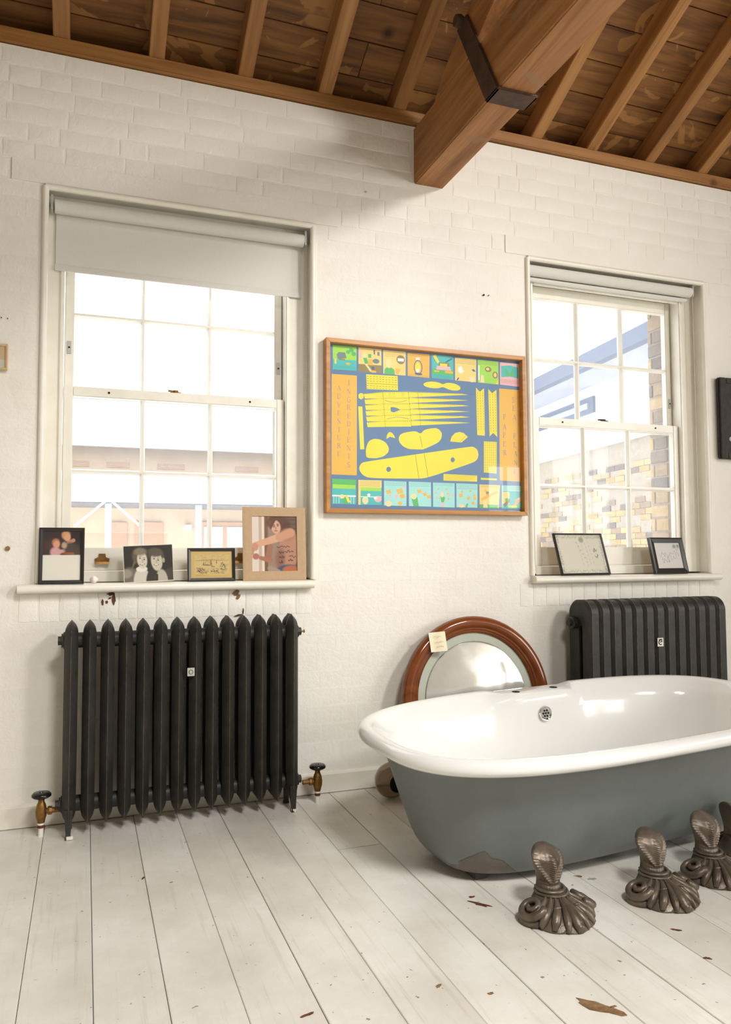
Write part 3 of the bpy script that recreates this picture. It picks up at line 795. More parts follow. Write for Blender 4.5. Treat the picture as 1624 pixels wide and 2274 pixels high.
prof = [(.080, .080, BZ-.040, None), (.056, .056, BZ-.047, None), (.034, .034, BZ-.0515, None), (.016, .016, BZ-.049, None), (.005, .005, BZ-.040, None), (.0, .0, BZ-.027, (.0, BZ-.030)), (.003, .003, BZ-.014, (.003, BZ-.019)), (.012, .012, BZ-.004, (.012, BZ-.0115)),
        (.0253, .0253, BZ, (.024, L0)), (.040, .040, BZ-.003, (.062, L0)), (.053, .052, BZ-.010, (.106, L0)), (.063, .060, BZ-.022, (.118, BZ-.016)), (.084, .080, BZ-.038, (.128, BZ-.034))]
def inner(z): q = (ZT_-z)/(ZT_-ZB_); return .094+.1226*q, .094+.0942*q
for z in (.39, .36, .32, .28, .24, .20, .16): e, s_ = inner(z); prof.append((e, s_, z, (max(s_, .126), z) if z > .27 else (max(s_, .130), z)))
e, s_ = inner(.125); prof += [(e+.012, s_+.012, .125, None), (e+.04, s_+.035, .098, None), (e+.09, s_+.07, .082, None), (.45, .30, .075, None), (.70, .38, .072, None)]
en.rings([ring(a_, b_, c_, BN+.25*(BZ-c_)/BZ, d_) for a_, b_, c_, d_ in prof], True, False, True)
en.build('enamel_tub', M_ENAM, bath, smooth='all')
for hx, hy in (h1, h2):
    MB().lathe([(.016, -.006), (.016, .0008)], 20).build('tap_hole', M_HOLE, bath, loc=(hx, BB-.066, L0))
# overflow on the far inner side
best = None
for i_ in range(60):
    zl = .28+.002*i_; yl = BB-max(inner(zl)[1], .126); wx, wy = bloc(1209, 1582, zl+TX*yl)
    if best is None or abs(wy-yl) < best[0]: best = (abs(wy-yl), wx, yl, zl)
_, ox, oy, ovz = best
ov = MB().lathe([(.028, .0), (.030, -.004), (.027, -.010), (.022, -.009), (.020, -.007)], 28, axis='y').build('overflow', M_CHROME, bath, smooth=40, loc=(ox, oy-.001, ovz), rot=(math.radians(-8), 0, 0))
for q in range(7):
    a_ = 2*math.pi*q/6; rr_ = 0 if q == 6 else .012
    MB().lathe([(.0042, -.0072), (.0042, -.006)], 10, c=(rr_*math.cos(a_), -.001, rr_*math.sin(a_)), axis='y').build('overflow_hole', M_HOLE, ov)
# bare primer patch low on the near left corner of the shell
def shell_pt(t, q, out):
    e, s_, z, n = shell_ring(q, out); ux, uy = sup(t, n); return ((BA-e)*ux, (BB-s_)*uy, z)
pm = MB(); cols = []
px_edges = [(985, 1921), (1005, 1918), (1022, 1912), (1040, 1903), (1052, 1901), (1062, 1891), (1075, 1890), (1084, 1894), (1094, 1904), (1106, 1908), (1118, 1910), (1130, 1921), (1140, 1929), (1150, 1941)]
def find_tq(px, py):
    best = None
    for it in range(120):
        t = math.pi+ (it/120)*math.pi/2*1.0
        for q in [j/40 for j in range(41)]:
            x, y, z = shell_pt(t, q, 0); z = z+TX*y-TY*x; X = BCX+x*math.cos(BTH)-y*math.sin(BTH); Y = BCY+x*math.sin(BTH)+y*math.cos(BTH)
            v = np.array((X, Y, z))-CAM; d = v@_f; u_ = PW/2+FO*(v@_r)/d-px; w_ = PH/2-FO*(v@_u)/d-py
            c = u_*u_+w_*w_
            if best is None or c < best[0]: best = (c, t, q)
    return best[1], best[2]
edge = [find_tq(*p) for p in px_edges]
R_ = []
for (t, q) in edge:
    R_.append([shell_pt(t, q+(1.0-q)*k/5, .0012) for k in range(6)])
for a in range(len(R_)-1):
    for k in range(5): pm.add([R_[a][k], R_[a+1][k], R_[a+1][k+1], R_[a][k+1]], [(0, 1, 2, 3)])
pm.build('primer_patch', M_PRIMER, shell, smooth='all')
pb = on_z(1070, 1956)
for k, (x, y, hb) in enumerate(((pb[0]+.004, pb[1]+.06, .026), (2.26, -.78, .049))):
    b = MB().box(-.024, .024, -.05, .05, 0, hb).build('timber_block', plain('dark_timber_block', S(70, 66, 62), .8), None, bevel=.003, loc=(x, y, 0))
    tag(b, ['dark wooden block propping up the near end of the bathtub', 'dark wooden block hidden under the far end of the bathtub'][k], 'block')

# ---- cast claw feet standing loose on the floor
def smooth_path(P, n=6):
    out = []
    for i in range(len(P)-1):
        p0, p1, p2, p3 = [Vector(P[max(0, min(len(P)-1, i+k))]) for k in (-1, 0, 1, 2)]
        for s_ in range(n):
            t = s_/n
            out.append(.5*((2*p1)+(-p0+p2)*t+(2*p0-5*p1+4*p2-p3)*t*t+(-p0+3*p1-3*p2+p3)*t**3))
    out.append(Vector(P[-1])); return out
def interp(A, n):
    out = []
    for i in range(n):
        x = i/(n-1)*(len(A)-1); k = min(int(x), len(A)-2); out.append(A[k]+(A[k+1]-A[k])*(x-k))
    return out
def claw_foot(label, loc, rz):
    f = thing('bath_foot', label, 'bath foot', loc, (0, 0, rz), 'cast claw feet in front of the bath')
    # leg: one sculpted surface with three ringed tendons and a wrinkled ankle
    spec = [(.030, .020, .050, .044), (.050, .026, .043, .038), (.068, .031, .037, .034), (.084, .035, .033, .031), (.100, .038, .033, .031), (.118, .040, .037, .033), (.136, .042, .041, .036), (.150, .045, .041, .035), (.162, .051, .035, .029), (.171, .057, .025, .020), (.177, .061, .012, .011), (.179, .062, .003, .003)]
    NZ, NA = 150, 84; R = []
    def bump1(t, c, w): d = (t-c+math.pi) % (2*math.pi)-math.pi; return math.exp(-(d/w)**2)
    def cat(i, q, t):
        g = lambda j: spec[max(0, min(len(spec)-1, j))][q]
        p0, p1, p2, p3 = g(i-1), g(i), g(i+1), g(i+2)
        return .5*(2*p1+(p2-p0)*t+(2*p0-5*p1+4*p2-p3)*t*t+(3*p1-p0-3*p2+p3)*t**3)
    for i in range(NZ):
        x = i/(NZ-1)*(len(spec)-1); k = min(int(x), len(spec)-2)
        z, y, ra, rb_ = [cat(k, q, x-k) for q in range(4)]
        up = max(0, min(1, (z-.092)/.056)); top = max(0, min(1, (.174-z)/.016))
        rg = []
        for j in range(NA):
            t = 2*math.pi*j/NA; d = 0
            if z > .090:
                ringed = .90+.09*math.sin(z*2*math.pi/.0058)
                env = max(0, min(1, (z-.090)/.012))*top
                for c0, c1, w in ((-112, -168, .21), (-92, -84, .22), (-70, -8, .21)):
                    c_ = math.radians(c0+(c1-c0)*up); d += .0125*bump1(t, c_, w)*env*ringed
                d -= .0045*env*max(0, -math.sin(t))
            if .064 < z < .096:
                front = max(0, -math.sin(t))**.5
                row = abs(math.sin((z-.064)/.032*3*math.pi)); d += .0026*front*row*(.6+.4*math.sin(t*28))
            yy = (rb_+d)*math.sin(t)
            if yy > .62*rb_: yy = .62*rb_
            rg.append(((ra+d)*math.cos(t), y+yy, z+.22*yy))
        R.append(rg)
    o = MB(); o.rings(R); leg = o.build('leg', M_CLAW, f, smooth='all')
    # acanthus base: a concave skirt from the collar down to a scalloped edge, with raised leaf strokes on it
    def Rout(t): w_ = math.cos(t); return .100+.016*max(0, w_)**2-(.034*(-w_)**.7 if w_ < 0 else 0)
    def BS(t, k):
        r1 = (1-k)*.038+k*Rout(t); r2 = (1-k)*.039+k*Rout(t)
        return Vector((-math.sin(t)*r1, .026*(1-k)+.006*k-math.cos(t)*r2, .046*max(0, 1-k)**1.2+.018*max(0, 1-k**5)+.002))
    NA = 132; R = []
    for i in range(25):
        k = i/24
        R.append([BS(2*math.pi*j/NA, k*(1-.07*(1-abs(math.cos(4.5*2*math.pi*j/NA))**.7)*k)) for j in range(NA)])
    R.append([(p[0]*.98, p[1]*.98, 0) for p in R[-1]])
    o = MB(); o.rings(R, True, True, True); o.build('leaf_base', M_CLAW, f, smooth=60)
    for r_, k0, nm in ((.0052, .0, 'collar'), (.0040, .12, 'collar')):
        MB().tube([BS(math.radians(-125+250*q/30), k0)+Vector((0, 0, .002)) for q in range(31)], r_, 8).build(nm, M_CLAW, f, smooth='all')
    def stroke(a0, a1, k0, k1, rads, name, lift=.25):
        n = 26; P = []; RR_ = interp(rads, n)
        for q in range(n):
            u_ = q/(n-1); k = k0+(k1-k0)*u_; p = BS(math.radians(a0+(a1-a0)*u_**1.3), k); p.z = max(p.z+RR_[q]*lift, RR_[q]*.96)
            P.append(p)
        MB().tube(P, RR_, 10).build(name, M_CLAW, f, smooth='all')
    stroke(0, 0, .10, 1.04, [.004, .0075, .011, .015, .0165, .0165, .011], 'leaf_lobe', .1)
    for s_ in (-1, 1):
        for a0, a1, k1, w in ((8, 17, .99, .9), (22, 36, .98, 1.0), (36, 56, 1.0, 1.05), (52, 78, 1.0, 1.1)):
            stroke(s_*a0, s_*a1, .12, k1, [.003*w, .0055*w, .0078*w, .0105*w, .0125*w, .0120*w, .0065*w], 'leaf_lobe')
            stroke(s_*(a0-5), s_*(a1-9), .18, k1*.86, [.0016, .003, .0038, .0036, .0018], 'leaf_rib', .9)
        for a_, k_ in ((27, .46), (47, .52)):                 # small curled leaf eyes
            c_ = BS(math.radians(s_*a_), k_); pth = []
            for q in range(15): t = q/14; an_ = math.radians(430*t); r = .0105*(1-.7*t); pth.append(c_+Vector((s_*r*math.cos(an_), -r*math.sin(an_)*.8, .003+r*math.sin(an_)*.5)))
            MB().tube(pth, interp([.0038, .0036, .002], 15), 8).build('leaf_curl', M_CLAW, f, smooth='all')
    # side scrolls
    for s_ in (-1, 1):
        path = []; rad = []
        for k in range(40):
            t = k/39; a = math.radians(-120+560*t); r = .036*(1-t)+.006
            path.append((s_*(.080+.004*t)+s_*r*math.cos(a)*.8, -.004+r*math.sin(a)*.95, .036+.008*t-r*math.cos(a)*.45)); rad.append(.0115*(1-.5*t))
        o = MB(); o.tube(path, rad, 10); o.lathe([(.043, 0), (.041, .014), (.032, .026), (.012, .031)], 22, c=(s_*.074, -.004, 0))
        o.build('scroll', M_CLAW, f, smooth='all')
    return f
for lab, (x, y), rz in (('bronze claw foot nearest the left end of the bath, fully in view', (1.236, -1.285), .04), ('bronze claw foot standing second from left, in front of bath', (1.588, -1.292), .0),
                        ('bronze claw foot third from left, cut by the photo edge', (1.845, -1.235), -.08), ('bronze claw foot at far right with only its top tip showing', (2.06, -1.14), math.pi/2)):
    claw_foot(lab, (x, y, 0), rz)

# ---- round mirror leaning on the wall behind the bath
LEAN = math.radians(8.5)
mir = thing('round_mirror', 'round mirror in glossy brown wooden frame, leaning behind the bath', 'mirror', (1.632, -.150, .006), (-LEAN, 0, 0))
R0 = .360
fp_ = [(.286, .0), (.286, -.016), (.292, -.021), (.298, -.022), (.300, -.027), (.308, -.029), (.311, -.034), (.322, -.042), (.336, -.044), (.350, -.038), (.358, -.026), (.360, -.012), (.358, .0), (.350, .010), (.290, .010)]
MB().lathe(fp_+[fp_[0]], 96, c=(0, 0, R0), axis='y', cap0=False, cap1=False).build('frame', M_MIRW, mir, smooth=35)
MB().lathe([(.287, -.008), (.249, -.006), (.247, -.003)], 72, c=(0, 0, R0), axis='y', cap0=False, cap1=True).build('surround', M_MAT, mir, smooth=30)
MB().lathe([(.246, -.0095), (.240, -.0105)], 72, c=(0, 0, R0), axis='y', cap0=False).build('mirror_glass', M_MIRROR, mir, smooth=20)
MB().lathe([(.30, .0), (.30, .008)], 48, c=(0, 0, R0), axis='y').build('backing', M_CARD, mir)
tp = MB(); nx_, nz_ = 6, 6
for j in range(nz_+1):
    for i_ in range(nx_+1): tp.v.append((-.040+.08*i_/nx_, -.050+.004*math.sin(i_*1.1)+.006*(j/nz_-.5), -.042+.084*j/nz_))
for j in range(nz_):
    for i_ in range(nx_): a = j*(nx_+1)+i_; tp.f.append((a, a+1, a+nx_+2, a+nx_+1)); tp.mi.append(0)
tgo = tp.build('paper_tag', plain('cream_paper', S(238, 228, 196), .8), mir, smooth='all', loc=(-.188, 0, R0+.252), rot=(0, math.radians(-3), 0))
sc = MB(); rs = random.Random(5)
for row, (x0, x1) in enumerate(((-.026, .012), (-.022, .026), (-.018, .024))):
    x = x0; z = .020-row*.021; pth = []
    while x < x1: pth.append((x, -.0575, z+rs.uniform(-.005, .005))); x += .0035
    sc.tube(pth, .0006, 4)
sc.build('handwriting', plain('faded_ink', S(196, 176, 130), .8), tgo)

# ---- smoked glass globe on the floor behind the bath
gl = thing('glass_globe_shade', 'smoked glass globe lampshade lying on the floor behind the bath', 'lampshade', (1.196, -.172, 0), (0, 0, math.radians(6)))
pr = []
for k in range(22):
    a = math.radians(-90+ (90+62)*k/21); pr.append((max(.0005, .072*math.cos(a)), .060*math.sin(a)))
pin = [(max(.0004, r-.003), h*.95) for r, h in reversed(pr)]
MB().lathe([(r, -h) for r, h in pr]+[(r, -h) for r, h in pin], 40, c=(0, 0, .0725), axis='y', cap0=False, cap1=False).build('globe', M_SMOKE, gl, smooth='all')
MB().lathe([(.030, -.048), (.036, -.054), (.036, -.058), (.032, -.058), (.030, -.040), (.0, -.040)], 30, c=(0, 0, .0725), axis='y', cap0=False).build('neck_opening', M_HOLE, gl, smooth=40)

# ================================================================== PRINTS AND PICTURES
def sstep(a, b, x):
    t = np.clip((x-a)/(b-a+1e-9), 0, 1); return t*t*(3-2*t)
class Ink:
    def __init__(s, nx, ny, asp, bgc):
        u, v = np.meshgrid(np.linspace(0, 1, nx), np.linspace(0, 1, ny)); s.u, s.v, s.asp = u, v, asp
        s.c = np.ones((ny, nx, 3))*np.array(bgc)/255.
        rs = np.random.RandomState(nx); s.noise = rs.rand(ny, nx); s.nx, s.ny = nx, ny
    def put(s, m, col, k=1.0): m = (m*k)[..., None]; s.c = s.c*(1-m)+np.array(col)/255.*m; return s
    def ell(s, cx, cy, rx, ry, col, soft=.15, rot=0, k=1):
        x, y = (s.u-cx)*s.asp, (s.v-cy); rx = rx*s.asp
        a = math.radians(rot); X, Y = x*math.cos(a)+y*math.sin(a), -x*math.sin(a)+y*math.cos(a)
        d = np.sqrt((X/rx)**2+(Y/ry)**2); return s.put(1-sstep(1-soft, 1+soft, d), col, k)
    def seg(s, x0, y0, x1, y1, w0, w1, col, soft=.25, k=1):
        ax, ay = (x1-x0)*s.asp, (y1-y0); px, py = (s.u-x0)*s.asp, s.v-y0
        t = np.clip((px*ax+py*ay)/(ax*ax+ay*ay+1e-9), 0, 1); d = np.hypot(px-ax*t, py-ay*t); w = w0+(w1-w0)*t
        return s.put(1-sstep(1-soft, 1+soft, d/w), col, k)
    def rect(s, x0, y0, x1, y1, col, soft=.01, k=1):
        m = sstep(x0-soft, x0+soft, s.u)*(1-sstep(x1-soft, x1+soft, s.u))*sstep(y0-soft, y0+soft, s.v)*(1-sstep(y1-soft, y1+soft, s.v)); return s.put(m, col, k)
    def scrib(s, x0, x1, y, amp, col, seed, w=.004, n=14, k=1):
        r = random.Random(seed); p = (x0, y)
        for i in range(1, n+1):
            q = (x0+(x1-x0)*i/n, y+r.uniform(-amp, amp)); s.seg(p[0], p[1], q[0], q[1], w, w, col, .5, k); p = q
        return s
    def obj(s, name, w, h, parent, y):
        me = bpy.data.meshes.new(name); nx, ny = s.nx, s.ny
        X = -w/2+s.u*w; Z = h-s.v*h
        vs_ = np.stack([X, np.full_like(X, y), Z], -1).reshape(-1, 3)
        fs = [(j*nx+i, (j+1)*nx+i, (j+1)*nx+i+1, j*nx+i+1) for j in range(ny-1) for i in range(nx-1)]
        me.from_pydata(vs_.tolist(), [], fs)
        c = np.clip(s.c, 0, 1); l = np.where(c <= .04045, c/12.92, ((c+.055)/1.055)**2.4)
        at = me.color_attributes.new('ink', 'FLOAT_COLOR', 'POINT')
        at.data.foreach_set('color', np.concatenate([l.reshape(-1, 3), np.ones((nx*ny, 1))], 1).astype(np.float32).ravel())
        me.materials.append(M_PRINT); return link_mesh(name, me, parent)

def frame_obj(name, label, cat, w, h, border, depth, loc, lean, rz, m, ink=None, roll=0, glass=True, inset=.004, group=None, tan=False):
    f = thing(name, label, cat, loc, (-math.radians(lean), math.radians(roll), math.radians(rz)), group)
    o = MB(); b = border
    for P in ([(-w/2, 0), (w/2, 0), (w/2-b, b), (-w/2+b, b)], [(w/2, 0), (w/2, h), (w/2-b, h-b), (w/2-b, b)], [(w/2, h), (-w/2, h), (-w/2+b, h-b), (w/2-b, h-b)], [(-w/2, h), (-w/2, 0), (-w/2+b, b), (-w/2+b, h-b)]):
        # moulding: outer edge a little lower than its crown
        n = len(P); c = [(P[0][0]*.72+P[3][0]*.28, P[0][1]*.72+P[3][1]*.28), (P[1][0]*.72+P[2][0]*.28, P[1][1]*.72+P[2][1]*.28)]
        k = .0015 if tan else .003
        V = [(P[0][0], 0, P[0][1]), (P[1][0], 0, P[1][1]), (P[1][0], -depth+k, P[1][1]), (P[0][0], -depth+k, P[0][1]), (c[0][0], -depth, c[0][1]), (c[1][0], -depth, c[1][1]), (P[2][0], -depth+(k if not tan else 0), P[2][1]), (P[3][0], -depth+(k if not tan else 0), P[3][1]), (P[2][0], 0, P[2][1]), (P[3][0], 0, P[3][1])]
        o.add(V, [(0, 1, 2, 3), (3, 2, 5, 4), (4, 5, 6, 7), (7, 6, 8, 9), (0, 9, 8, 1)])
    o.build('frame', m, f)
    MB().box(-w/2+b*.6, w/2-b*.6, -depth+inset+.004, -.001, b*.6, h-b*.6).build('backing', M_CARD, f)
    if ink:
        p = ink.obj('print', w-2*b+.002, h-2*b+.002, f, -depth+inset+.003); p.location = (0, 0, b-.001)
    if glass: MB().box(-w/2+b-.001, w/2-b+.001, -depth+inset, -depth+inset+.0012, b-.001, h-b+.001).build('glass', M_PGLASS, f)
    return f
SZ = .8925
# 1: children at the top, blank card below
k = Ink(84, 104, .80, (62, 50, 50))
k.ell(.2, .3, .3, .12, (84, 60, 60), .8); k.ell(.8, .15, .25, .2, (48, 40, 42), .8); k.ell(.85, .42, .2, .14, (86, 72, 62), .6)
k.ell(.34, .235, .105, .085, (196, 128, 84), .3); k.ell(.36, .27, .085, .075, (226, 166, 140), .3); k.ell(.33, .43, .14, .11, (222, 170, 172), .3); k.seg(.36, .43, .58, .40, .05, .03, (222, 170, 172))
k.ell(.60, .085, .12, .095, (214, 160, 104), .3); k.ell(.64, .135, .085, .08, (228, 172, 140), .3); k.seg(.66, .24, .80, .19, .03, .04, (206, 146, 120)); k.ell(.72, .36, .16, .12, (84, 76, 70), .4)
k.ell(.56, .29, .075, .07, (196, 168, 138), .4); k.seg(.50, .45, .80, .455, .012, .02, (176, 96, 60))
k.rect(-.1, .485, 1.1, 1.1, (240, 236, 222), .006)
x1 = [on_y(84, 1240, -.02)[0], on_y(186, 1240, -.02)[0]]
frame_obj('photo_frame', 'black photo frame with two children above blank white card, on the left sill', 'photo frame', .160, .212, .0135, .016, ((x1[0]+x1[1])/2+.003, -.033, SZ), 4.5, -2, M_BLKFR, k)
# 2: unframed black and white double portrait
k = Ink(130, 100, 1.31, (52, 49, 44))
k.ell(.12, 1.0, .22, .42, (112, 106, 95), .12); k.ell(.05, .75, .12, .12, (150, 143, 130), .3)
k.ell(.33, .30, .155, .22, (96, 88, 74), .2); k.seg(.22, .45, .17, .62, .03, .01, (110, 100, 84), .6)
k.ell(.36, .98, .17, .38, (204, 198, 182), .1); k.ell(.36, .64, .115, .075, (226, 221, 206), .15)
k.ell(.375, .40, .100, .235, (206, 198, 178), .14, -6); k.ell(.34, .17, .13, .10, (128, 118, 100), .4)
k.ell(.66, .30, .155, .21, (84, 78, 68), .16); k.ell(.97, 1.06, .26, .42, (72, 68, 61), .1); k.ell(.56, 1.02, .12, .36, (60, 56, 50), .1); k.ell(.75, 1.03, .13, .36, (182, 176, 160), .1)
k.seg(.66, .82, .64, 1.05, .03, .045, (58, 54, 48)); k.ell(.805, .43, .025, .07, (172, 162, 144), .2)
k.ell(.665, .45, .115, .265, (198, 189, 170), .12, -5); k.ell(.64, .205, .145, .115, (92, 85, 74), .25, 12); k.seg(.53, .30, .56, .22, .035, .05, (88, 82, 70), .3)
for cx, cy, s_ in ((.375, .40, 1), (.655, .43, 1)):
    for dx in (-.042, .040): k.ell(cx+dx, cy-.03+dx*.5, .018, .016, (74, 66, 56), .5); k.seg(cx+dx-.02, cy-.075+dx*.5, cx+dx+.02, cy-.078+dx*.5, .007, .007, (90, 80, 66), .5)
    k.seg(cx+.002, cy-.01, cx+.004, cy+.06, .010, .014, (168, 158, 138), .8)
    k.seg(cx-.045, cy+.115, cx, cy+.135, .010, .012, (96, 82, 70), .5); k.seg(cx, cy+.135, cx+.045, cy+.11, .012, .010, (96, 82, 70), .5); k.seg(cx-.028, cy+.118, cx+.028, cy+.118, .009, .009, (236, 230, 216), .5)
for e in ((-.1, -.1, .012, 1.1), (.988, -.1, 1.1, 1.1), (-.1, -.1, 1.1, .014), (-.1, .975, 1.1, 1.1)): k.rect(*e, (214, 206, 188), .004)
bw_ = thing('photograph', 'unframed black and white photograph of a smiling couple propped on sill', 'photograph', (.238, -.012, SZ+.001), (-math.radians(7), -math.radians(2.4), 0))
k.obj('print', .190, .147, bw_, -.0042); MB().box(-.095, .095, -.004, .0, 0, .147).build('card', M_WHITE, bw_)
MB().prism([(0, .11), (.045, -.001), (.038, -.001), (0, .09)], -.012, .012, 'x').build('strut', M_CARD, bw_)
# 3: sepia harbour etching
k = Ink(110, 78, 1.42, (206, 178, 112)); k.rect(.10, .14, .92, .86, (212, 186, 126), .004)
rs = random.Random(4)
for i in range(70): y = rs.uniform(.16, .34); x = rs.uniform(.12, .8); k.seg(x, y, x+rs.uniform(.05, .2), y-.01, .003, .003, (170, 146, 94), .6, .5)
k.seg(.12, .36, .50, .33, .012, .02, (140, 120, 82), .5, .6); k.seg(.50, .33, .9, .36, .02, .008, (150, 130, 88), .5, .6)
for i in range(90): y = rs.uniform(.62, .82); x = rs.uniform(.12, .82); k.seg(x, y, x+rs.uniform(.02, .09), y+rs.uniform(-.03, .03), .004, .004, (92, 78, 54), .6, .7)
for i in range(26): x = rs.uniform(.12, .30); y = rs.uniform(.60, .78); k.seg(x, y, x+.05, y+.05, .005, .005, (70, 60, 44), .6, .8)
for i in range(24): x = rs.uniform(.30, .50); k.seg(x, .50, x+.01, .50-rs.uniform(.05, .17), .003, .003, (84, 72, 50), .6, .8)
k.seg(.30, .51, .52, .53, .016, .012, (80, 68, 48), .4, .8); k.seg(.50, .58, .58, .58, .012, .008, (84, 72, 50)); k.seg(.62, .30, .62, .45, .004, .010, (90, 76, 54)); k.seg(.16, .44, .16, .50, .004, .006, (100, 84, 58))
for i in range(26): x = rs.uniform(.72, .90); y = rs.uniform(.42, .68); k.seg(x, y, x+rs.uniform(-.02, .02), y+.07, .004, .004, (78, 66, 46), .6, .8)
k.seg(.70, .58, .76, .42, .006, .008, (70, 60, 42)); k.seg(.76, .42, .84, .60, .008, .006, (70, 60, 42))
for x in (.50, .57, .63): k.ell(x, .74, .022, .020, (74, 62, 44), .4)
k.scrib(.12, .42, .885, .006, (150, 128, 84), 3, .004)
frame_obj('photo_frame', 'small black frame holding a sepia etching of a harbour with ships', 'photo frame', .192, .134, .0125, .016, (.481, -.010, SZ), 7, 2, M_BLKFR, k)
# 4: person leaning at a window, in tan card mount
k = Ink(110, 132, .82, (150, 124, 104)); k.rect(-.1, -.1, .16, 1.1, (216, 204, 190)); k.rect(.16, -.1, .22, 1.1, (190, 170, 150)); k.rect(.22, -.1, .28, 1.1, (224, 210, 194)); k.rect(.28, -.1, .36, 1.1, (120, 88, 66)); k.rect(.36, -.1, .6, 1.1, (150, 128, 114), .03); k.rect(.6, -.1, 1.1, 1.1, (104, 82, 70), .06)
for y in (.06, .14, .22, .30): k.rect(.8, y, 1.1, y+.012, (78, 60, 50))
k.ell(.56, .10, .22, .14, (94, 64, 48), .3); k.ell(.76, .20, .10, .12, (88, 60, 46), .5); k.ell(.40, .13, .06, .06, (110, 78, 58), .5)
k.ell(.80, .66, .26, .36, (176, 130, 106), .12, 14); k.ell(.80, .34, .17, .12, (170, 122, 98), .25); k.ell(.62, .78, .10, .2, (136, 96, 80), .5)
k.seg(.40, .56, .36, .74, .05, .055, (158, 110, 88)); k.seg(.40, .80, .20, .76, .05, .035, (164, 112, 90)); k.ell(.09, .73, .075, .055, (170, 112, 94), .25)
k.ell(.535, .20, .105, .125, (206, 162, 136), .15, -8)
k.seg(.10, .52, .62, .385, .05, .075, (208, 160, 132), .15); k.seg(.62, .385, .86, .30, .075, .08, (196, 146, 118), .25); k.ell(.06, .56, .085, .075, (196, 140, 120), .2); k.seg(.02, .60, .02, .68, .03, .02, (188, 132, 112))
for dx in (-.04, .045): k.ell(.53+dx, .185-dx*.2, .020, .010, (76, 52, 42), .5); k.seg(.51+dx, .158-dx*.2, .55+dx, .158-dx*.2, .007, .007, (84, 58, 44), .5)
k.seg(.535, .20, .53, .235, .010, .013, (178, 130, 106), .7); k.seg(.51, .268, .56, .270, .009, .009, (150, 86, 78), .5); k.seg(.50, .06, .42, .22, .03, .015, (96, 66, 50), .5)
k.ell(.82, 1.0, .28, .12, (60, 82, 118), .15); k.ell(.86, .985, .20, .09, (176, 104, 66), .2); k.seg(.40, .95, .6, .99, .05, .02, (160, 140, 126))
for q, (a, b, y) in enumerate(((.55, .84, .555), (.60, .72, .66), (.74, .92, .64), (.60, .72, .75), (.82, .96, .735), (.60, .68, .83), (.80, .90, .80))): k.scrib(a, b, y, .022, (66, 48, 44), q, .005, 10)
frame_obj('photo_frame', 'photograph of a bare-chested person in a wide tan card mount on sill', 'photo frame', .268, .306, .038, .010, (.744, -.006, SZ), 4, 0, M_CARD, k, glass=False, inset=.002, tan=True)
# 5: certificate, 6: scribbled drawing (right window)
k = Ink(120, 84, 1.5, (226, 221, 204))
rs = random.Random(9)
for i in range(420):
    e = rs.randrange(4); t = rs.random(); a = rs.uniform(.03, .09)
    x, y = ((t, a), (t, 1-a), (a*.7, t), (1-a*.7, t))[e]; k.seg(x, y, x+rs.uniform(-.02, .02), y+rs.uniform(-.03, .03), .006, .006, (150, 150, 132), .7, .6)
for i in range(6): k.scrib(.42+.03*i, .44+.03*i, .2+.1*i, .01, (150, 146, 130), i, .005, 6)
for i, x in enumerate((.45, .53, .61, .68)): k.seg(x, .18, x+.05, .80, .003, .003, (176, 172, 154), .6, .7)
k.scrib(.77, .84, .40, .05, (84, 82, 72), 2, .007, 8); k.scrib(.78, .85, .55, .05, (84, 82, 72), 5, .007, 8); k.ell(.55, .13, .05, .07, (168, 166, 146), .4)
frame_obj('photo_frame', 'thin dark frame with a cream certificate, leaning on the right sill', 'photo frame', .294, .212, .0085, .014, (2.268, -.034, SZ), 18, 4, M_BLKFR, k)
k = Ink(84, 74, 1.15, (222, 217, 211))
for i, (a, b, y, am) in enumerate(((.15, .50, .45, .16), (.22, .50, .68, .14), (.45, .80, .58, .16), (.55, .92, .42, .10), (.70, .95, .22, .10))): k.scrib(a, b, y, am, (128, 124, 122), i, .005, 12, .8)
k.ell(.78, .14, .06, .07, (150, 158, 140), .5); k.ell(.92, .13, .05, .06, (150, 158, 140), .5)
frame_obj('photo_frame', 'small chunky dark frame with pencil scribble drawing, leaning on right sill', 'photo frame', .232, .186, .027, .018, (2.782, -.030, SZ), 13, 6, M_BLKFR, k)
# seashell on the left sill
shl = MB(); R = []
for i in range(9):
    t = i/8; rr = .017*math.sin(math.pi*(t*.86+.07)); R.append([((-.014+.030*t), rr*1.0*math.cos(2*math.pi*j/16)*(1+.06*(j % 2)), .014+rr*.82*math.sin(2*math.pi*j/16)*(1+.06*(j % 2))) for j in range(16)])
shl.rings(R)
p = on_y(208, 1288, -.03)
s_o = shl.build('seashell', M_SHELL, None, smooth='all', loc=(p[0], -.028, SZ)); tag(s_o, 'tiny white seashell beside the children photo on the sill', 'seashell')
# clear acrylic sheet leaning against the left window behind the photographs
ac = MB().box(-.19, .19, -.0015, .0015, 0, .200).build('acrylic_sheet', M_PGLASS, None, loc=(.125, .045, SZ), rot=(-math.radians(9), 0, 0)); tag(ac, 'clear plastic sheet leaning on the lower sash behind the couple photograph', 'plastic sheet')

